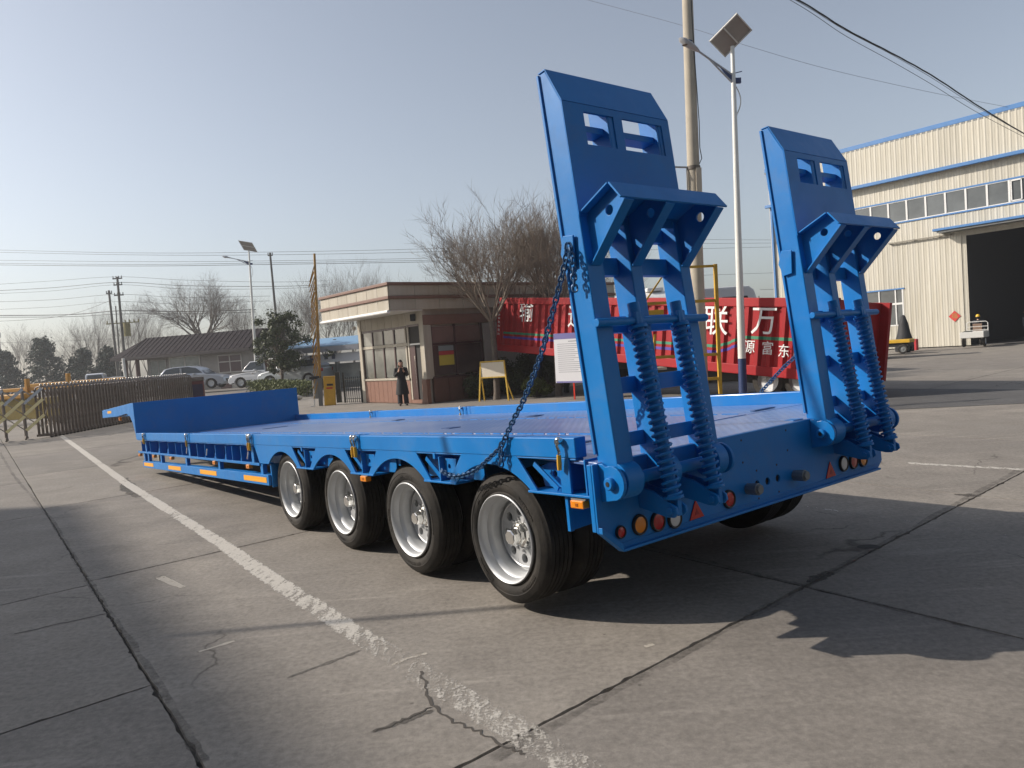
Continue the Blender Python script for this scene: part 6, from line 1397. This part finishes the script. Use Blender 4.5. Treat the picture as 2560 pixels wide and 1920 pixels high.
mb.build('foliage', LEAFR, ev_, fix=False); bb_.build('branches', BARK, ev_, fix=False)
def shrub(P, rx, ry, h, label, seed, m=LEAFS, n=3600, s=.06, z0=.05, name='shrub', cat='shrub'):
    rnd = random.Random(seed); t_ = tag(empty(name, P), label, cat); mb = MB(); st_ = MB()
    lob = [(rnd.uniform(-.7,.7)*rx, rnd.uniform(-.6,.6)*ry, rnd.uniform(.35,.95)*h, rnd.uniform(.28,.48)) for _ in range(16)]
    for x, y, z, r_ in lob: st_.tube([(x*.15,y*.15,0),(x*.6,y*.6,z*.6),(x,y,z)], [.02,.014,.006], 4, False)
    for k in range(n):
        x, y, z, r_ = lob[k % 16]; d = Vector((rnd.gauss(0,1), rnd.gauss(0,1), rnd.gauss(0,1))).normalized(); q = Vector((x,y,z*.72))+Vector((d.x*r_*rx, d.y*r_*ry*1.1, d.z*r_*h*.75))*rnd.uniform(.5,1.06)
        if q.z < z0: q.z = z0+rnd.uniform(0,.3)
        leaf(mb, q, s*rnd.uniform(.6,1.2), rnd, d, .5)
    mb.build('foliage', m, t_, fix=False); st_.build('stems', BARK, t_, fix=False)
s1_ = gat(1200, 998); shrub((s1_.x, s1_.y+.5, 0), .55, .6, 1.15, 'small olive shrub against the gatehouse wall left of the yellow notice frame', 41)
s2_ = gat(1290, 990); shrub((s2_.x, s2_.y+.9, 0), .85, .9, 1.75, 'tall dense olive shrub right of the yellow notice frame', 42)
s3_ = gat(1365, 985); shrub((s3_.x, s3_.y+1.2, 0), .9, .9, 1.7, 'dense olive shrub under the red trailer beside the printed notice board', 43)
s4_ = gat(1345, 992); shrub((s4_.x, s4_.y-.1, 0), .55, .5, .75, 'low light green shrub in front of the taller olive shrubs', 44, LEAFH, 2000)
# hedge, building by leaf-sized faces
ha, hb = rat(640, 975, 45.5), rat(770, 990, 38); hz = .1; rnd = random.Random(77); he = tag(empty('hedge', (0,0,0)), 'low clipped green hedge between the street and the yellow barrier', 'hedge'); mb = MB(); st_ = MB()
ha.z = hz; hb.z = .0; hd_ = (hb-ha).normalized(); hp = Vector((-hd_.y, hd_.x, 0))
for k in range(9000):
    f = rnd.random(); q = ha.lerp(hb, f)+hp*rnd.uniform(-.6,.6); top = .78+.10*math.sin(f*31)+.06*math.sin(f*77); q.z += rnd.uniform(.02,1)**.5*top; leaf(mb, q, rnd.uniform(.04,.08), rnd, None, .5)
for k in range(40):
    q = ha.lerp(hb, k/39); st_.tube([q, q+Vector((rnd.uniform(-.1,.1),0,.6))], [.02,.006], 4, False)
mb.build('foliage', LEAFH, he, fix=False); st_.build('stems', BARK, he, fix=False)
for i, (px, py, Y, r_) in enumerate(((668,972,44,.28),(735,975,41,.24),(752,1000,36.5,.22))):
    p = rat(px, py, Y); o = MB().ball((0,0,0), r_, 9, 6, (1.5,1,.65)).build('garden_rock', mat('pale_rock', (.46,.43,.38), .9, var=.15, scale=5, bump=.5, bscale=7), None, 50); o.location = (p.x, p.y-.8, .12)
    tag(o, ('pale garden rock under the hedge nearest the guard house','pale garden rock in the middle of the hedge front','pale garden rock at the end of the hedge nearest the barrier')[i], 'rock')
# low kerb in front of the hedge
structure(MB().prism([(0,0),(.14,0),(.14,.13),(0,.13)], 0, 9.5, lambda p, q, t: (ha+hd_*t+hp*(-.85+p)) + Vector((0,0,q-.08))).build('kerb', ROADM))

# ------------------------------------------------------------------ utility poles and wires
WOODP = mat('dark_pole', (.10,.095,.085), .8, var=.15)
def upole(px0, py0, px1, py1, Y, label, r0=.16, arms=()):
    a = rat(px0, py0, Y); b_ = rat(px1, py1, Y); d = (b_-a); base = a - d*((a.z-.25)/d.z); P = tag(empty('utility_pole', base), label, 'pole'); top = b_-base
    MB().tube([(0,0,0), top], [r0, r0*.65], 10).build('shaft', WOODP, P, 40)
    for f, w in arms: q = top*f; MB().box(q.x-w,q.x+w,q.y-.06,q.y+.06,q.z-.06,q.z+.06).build('cross_arm', WOODP, P); [MB().cyl((q.x+s*w*.9,q.y,q.z+.06),(q.x+s*w*.9,q.y,q.z+.28),.05,n=8).build('insulator', GREYP, P) for s in (-1,-.3,.3,1)]
    return P, base, top
pa = upole(308, 858, 293, 692, 80, 'taller of the twin dark utility poles, hung with a green brown transformer', .17, ((.985,.5),(.93,.45),(.84,.5)))
tfm = mat('transformer_olive', (.20,.17,.05), .7, var=.2); q = pa[2]*.56; MB().cyl((q.x+.55,q.y,q.z-1.0),(q.x+.55,q.y,q.z+.4),.34,n=12).box(q.x-1.6,q.x+1.9,q.y-.1,q.y+.1,q.z+.4,q.z+.5).build('transformer', tfm, pa[0])
for k in range(8): x = q.x-1.5+k*.48; MB().cyl((x,q.y,q.z+.5),(x,q.y,q.z+.75),.06,n=6).build('insulator', tfm, pa[0])
upole(287, 862, 272, 726, 79, 'shorter of the twin dark utility poles, left of the transformer', .16, ((.97,.3),))
upole(297, 870, 289, 765, 78, 'slim rust brown pole standing between the twin utility poles', .09)
upole(688, 770, 675, 632, 78, 'plain slim grey utility pole right of the far solar lamp', .15, ((.98,.25),))
def wire(pts, r, label, group, name='overhead_wire'):
    P = [rat(*p) for p in pts]; Q = catmull(P, 10); o = MB().tube(Q, r, 5).build(name, BLACKM if r > .03 else mat('grey_wire', (.12,.12,.12), .6), None, 60); tag(o, label, 'cable', group); return o
G_ = 'power wires over the street'
i = 0
LW = [([(-120,622,88),(320,632,80),(680,630,78),(1120,620,78),(1500,600,85),(1990,600,95)], .018, 'highest thin wire across the sky behind the far solar lamp'),
 ([(-120,628,88),(320,637,80),(680,637,78),(1120,628,78),(1500,612,85),(1990,607,95)], .018, 'second thin wire from the top, running behind the far solar lamp'),
 ([(-120,649,88),(320,654,80),(680,652,78),(1120,644,78),(1500,628,85),(1990,616,95)], .018, 'third wire from the top, thin, level with the willow top'),
 ([(-120,657,88),(320,661,80),(680,657,78),(1120,650,78)], .020, 'fourth wire from the top, upper of a close pair by the willow top'),
 ([(-120,661,88),(320,665,80),(680,661,78),(1120,654,78)], .026, 'fifth wire from the top, lower and thicker of a close pair by the willow top'),
 ([(-120,718,84),(120,703,82),(293,692,80),(460,700,79),(675,705,78),(820,702,78)], .016, 'wire tied to the tip of the taller twin pole'),
 ([(-120,732,84),(120,720,82),(293,706,80),(460,714,79),(675,716,78),(820,712,78)], .026, 'thick wire just below the tip of the taller twin pole'),
 ([(-120,738,84),(120,728,82),(293,712,80),(460,722,79),(675,722,78),(820,716,78)], .016, 'thin wire under the thick one below the taller pole tip'),
 ([(-120,758,84),(120,750,82),(293,736,80),(460,744,79),(675,740,78)], .018, 'wire at the second cross arm of the taller twin pole'),
 ([(-120,778,84),(120,768,82),(290,754,80),(460,760,79),(675,752,78)], .016, 'thin wire midway down the taller twin pole'),
 ([(-120,789,84),(160,787,82),(300,777,80),(460,779,79),(640,774,78)], .040, 'upper thick black cable crossing in front of the willow'),
 ([(-120,793,84),(160,792,82),(300,785,80),(460,784,79),(640,780,78)], .030, 'lower thick black cable crossing in front of the willow'),
 ([(-120,806,84),(60,800,82),(180,785,81),(280,750,80)], .020, 'slanting wire rising to the shorter twin pole'),
 ([(-60,858,84),(120,854,86),(300,846,88)], .014, 'lowest faint wire just above the cedars'),
 ([(1900,724,80),(1990,722,85)], .02, 'short thick wire on the skyline left of the workshop'),
 ([(1760,688,80),(1990,680,90)], .016, 'thin wire on the skyline between near lamp and workshop')]
for pts, r_, lab in LW: wire(pts, r_, lab, G_)
# near cable from the concrete pole to the workshop: three twisted strands and two thin wires
cb0 = [(1700,-150,20.8),(1985,-4,21.0),(2110,70,22),(2230,132,23.3),(2330,190,24.6),(2440,262,26.3),(2560,333,28.3),(2720,425,31)]
C_ = catmull([rat(*p) for p in cb0], 16); nb_ = tag(empty('overhead_cable'), 'thick twisted black overhead cable slanting down to the workshop roof at the upper right', 'cable'); nb_.location = C_[0]
for s_ in range(3):
    Q = [p - C_[0] + Vector((.0, (.013*math.cos(k*.33+s_*2.1)), .015*math.sin(k*.33+s_*2.1)+.02*math.sin(k*.11))) for k, p in enumerate(C_)]; MB().tube(Q, .0115, 5).build('strand', mat('cable_black', (.025,.028,.024), .7), nb_, 60)
for dz, lab in ((22,'thin loose wire hanging below the twisted cable at the upper right'),(5,'thin wire running tight along the twisted cable at the upper right')):
    wire([(x, y+dz*math.sin(max(0,min(1,(k)/7))*math.pi), Y-.1) for k, (x, y, Y) in enumerate(cb0)], .008, lab, None)
wire([(1440,-8,36),(1700,62,34),(1860,112,33),(2060,170,33),(2300,225,34),(2520,268,35)], .007, 'faint thin wire crossing the sky behind the near solar lamp', None)
# mesh fence and scaffold on the skyline right of the near lamp
sk = rat(1860, 880, 62); skf = tag(empty('mesh_fence', (sk.x, sk.y, 0)), 'grey mesh fence on posts far behind the red trailer, left of the workshop', 'fence')
for k in range(7): MB().box(-4.5+k*1.5-.04,-4.5+k*1.5+.04,-.04,.04,0,5.4 if k == 3 else 4.6).build('post', GREYP, skf)
for k in range(7): MB().box(-4.5,4.5,-.015,.015,1.2+k*.5,1.24+k*.5).build('wire_rail', GREYP, skf)

# ------------------------------------------------------------------ thin winter haze
hz_m = bpy.data.materials.new('haze_air'); hz_m.use_nodes = True; t = hz_m.node_tree; t.nodes.clear()
o_ = t.nodes.new('ShaderNodeOutputMaterial'); pv = t.nodes.new('ShaderNodeVolumePrincipled'); pv.inputs['Color'].default_value = (.90,.92,.95,1); pv.inputs['Density'].default_value = HAZE; pv.inputs['Anisotropy'].default_value = .35
t.links.new(pv.outputs[0], o_.inputs['Volume'])
hzo = MB().box(-190, 120, -60, 200, -1.1, 23.5).build('haze', hz_m); hzo['kind'] = 'stuff'
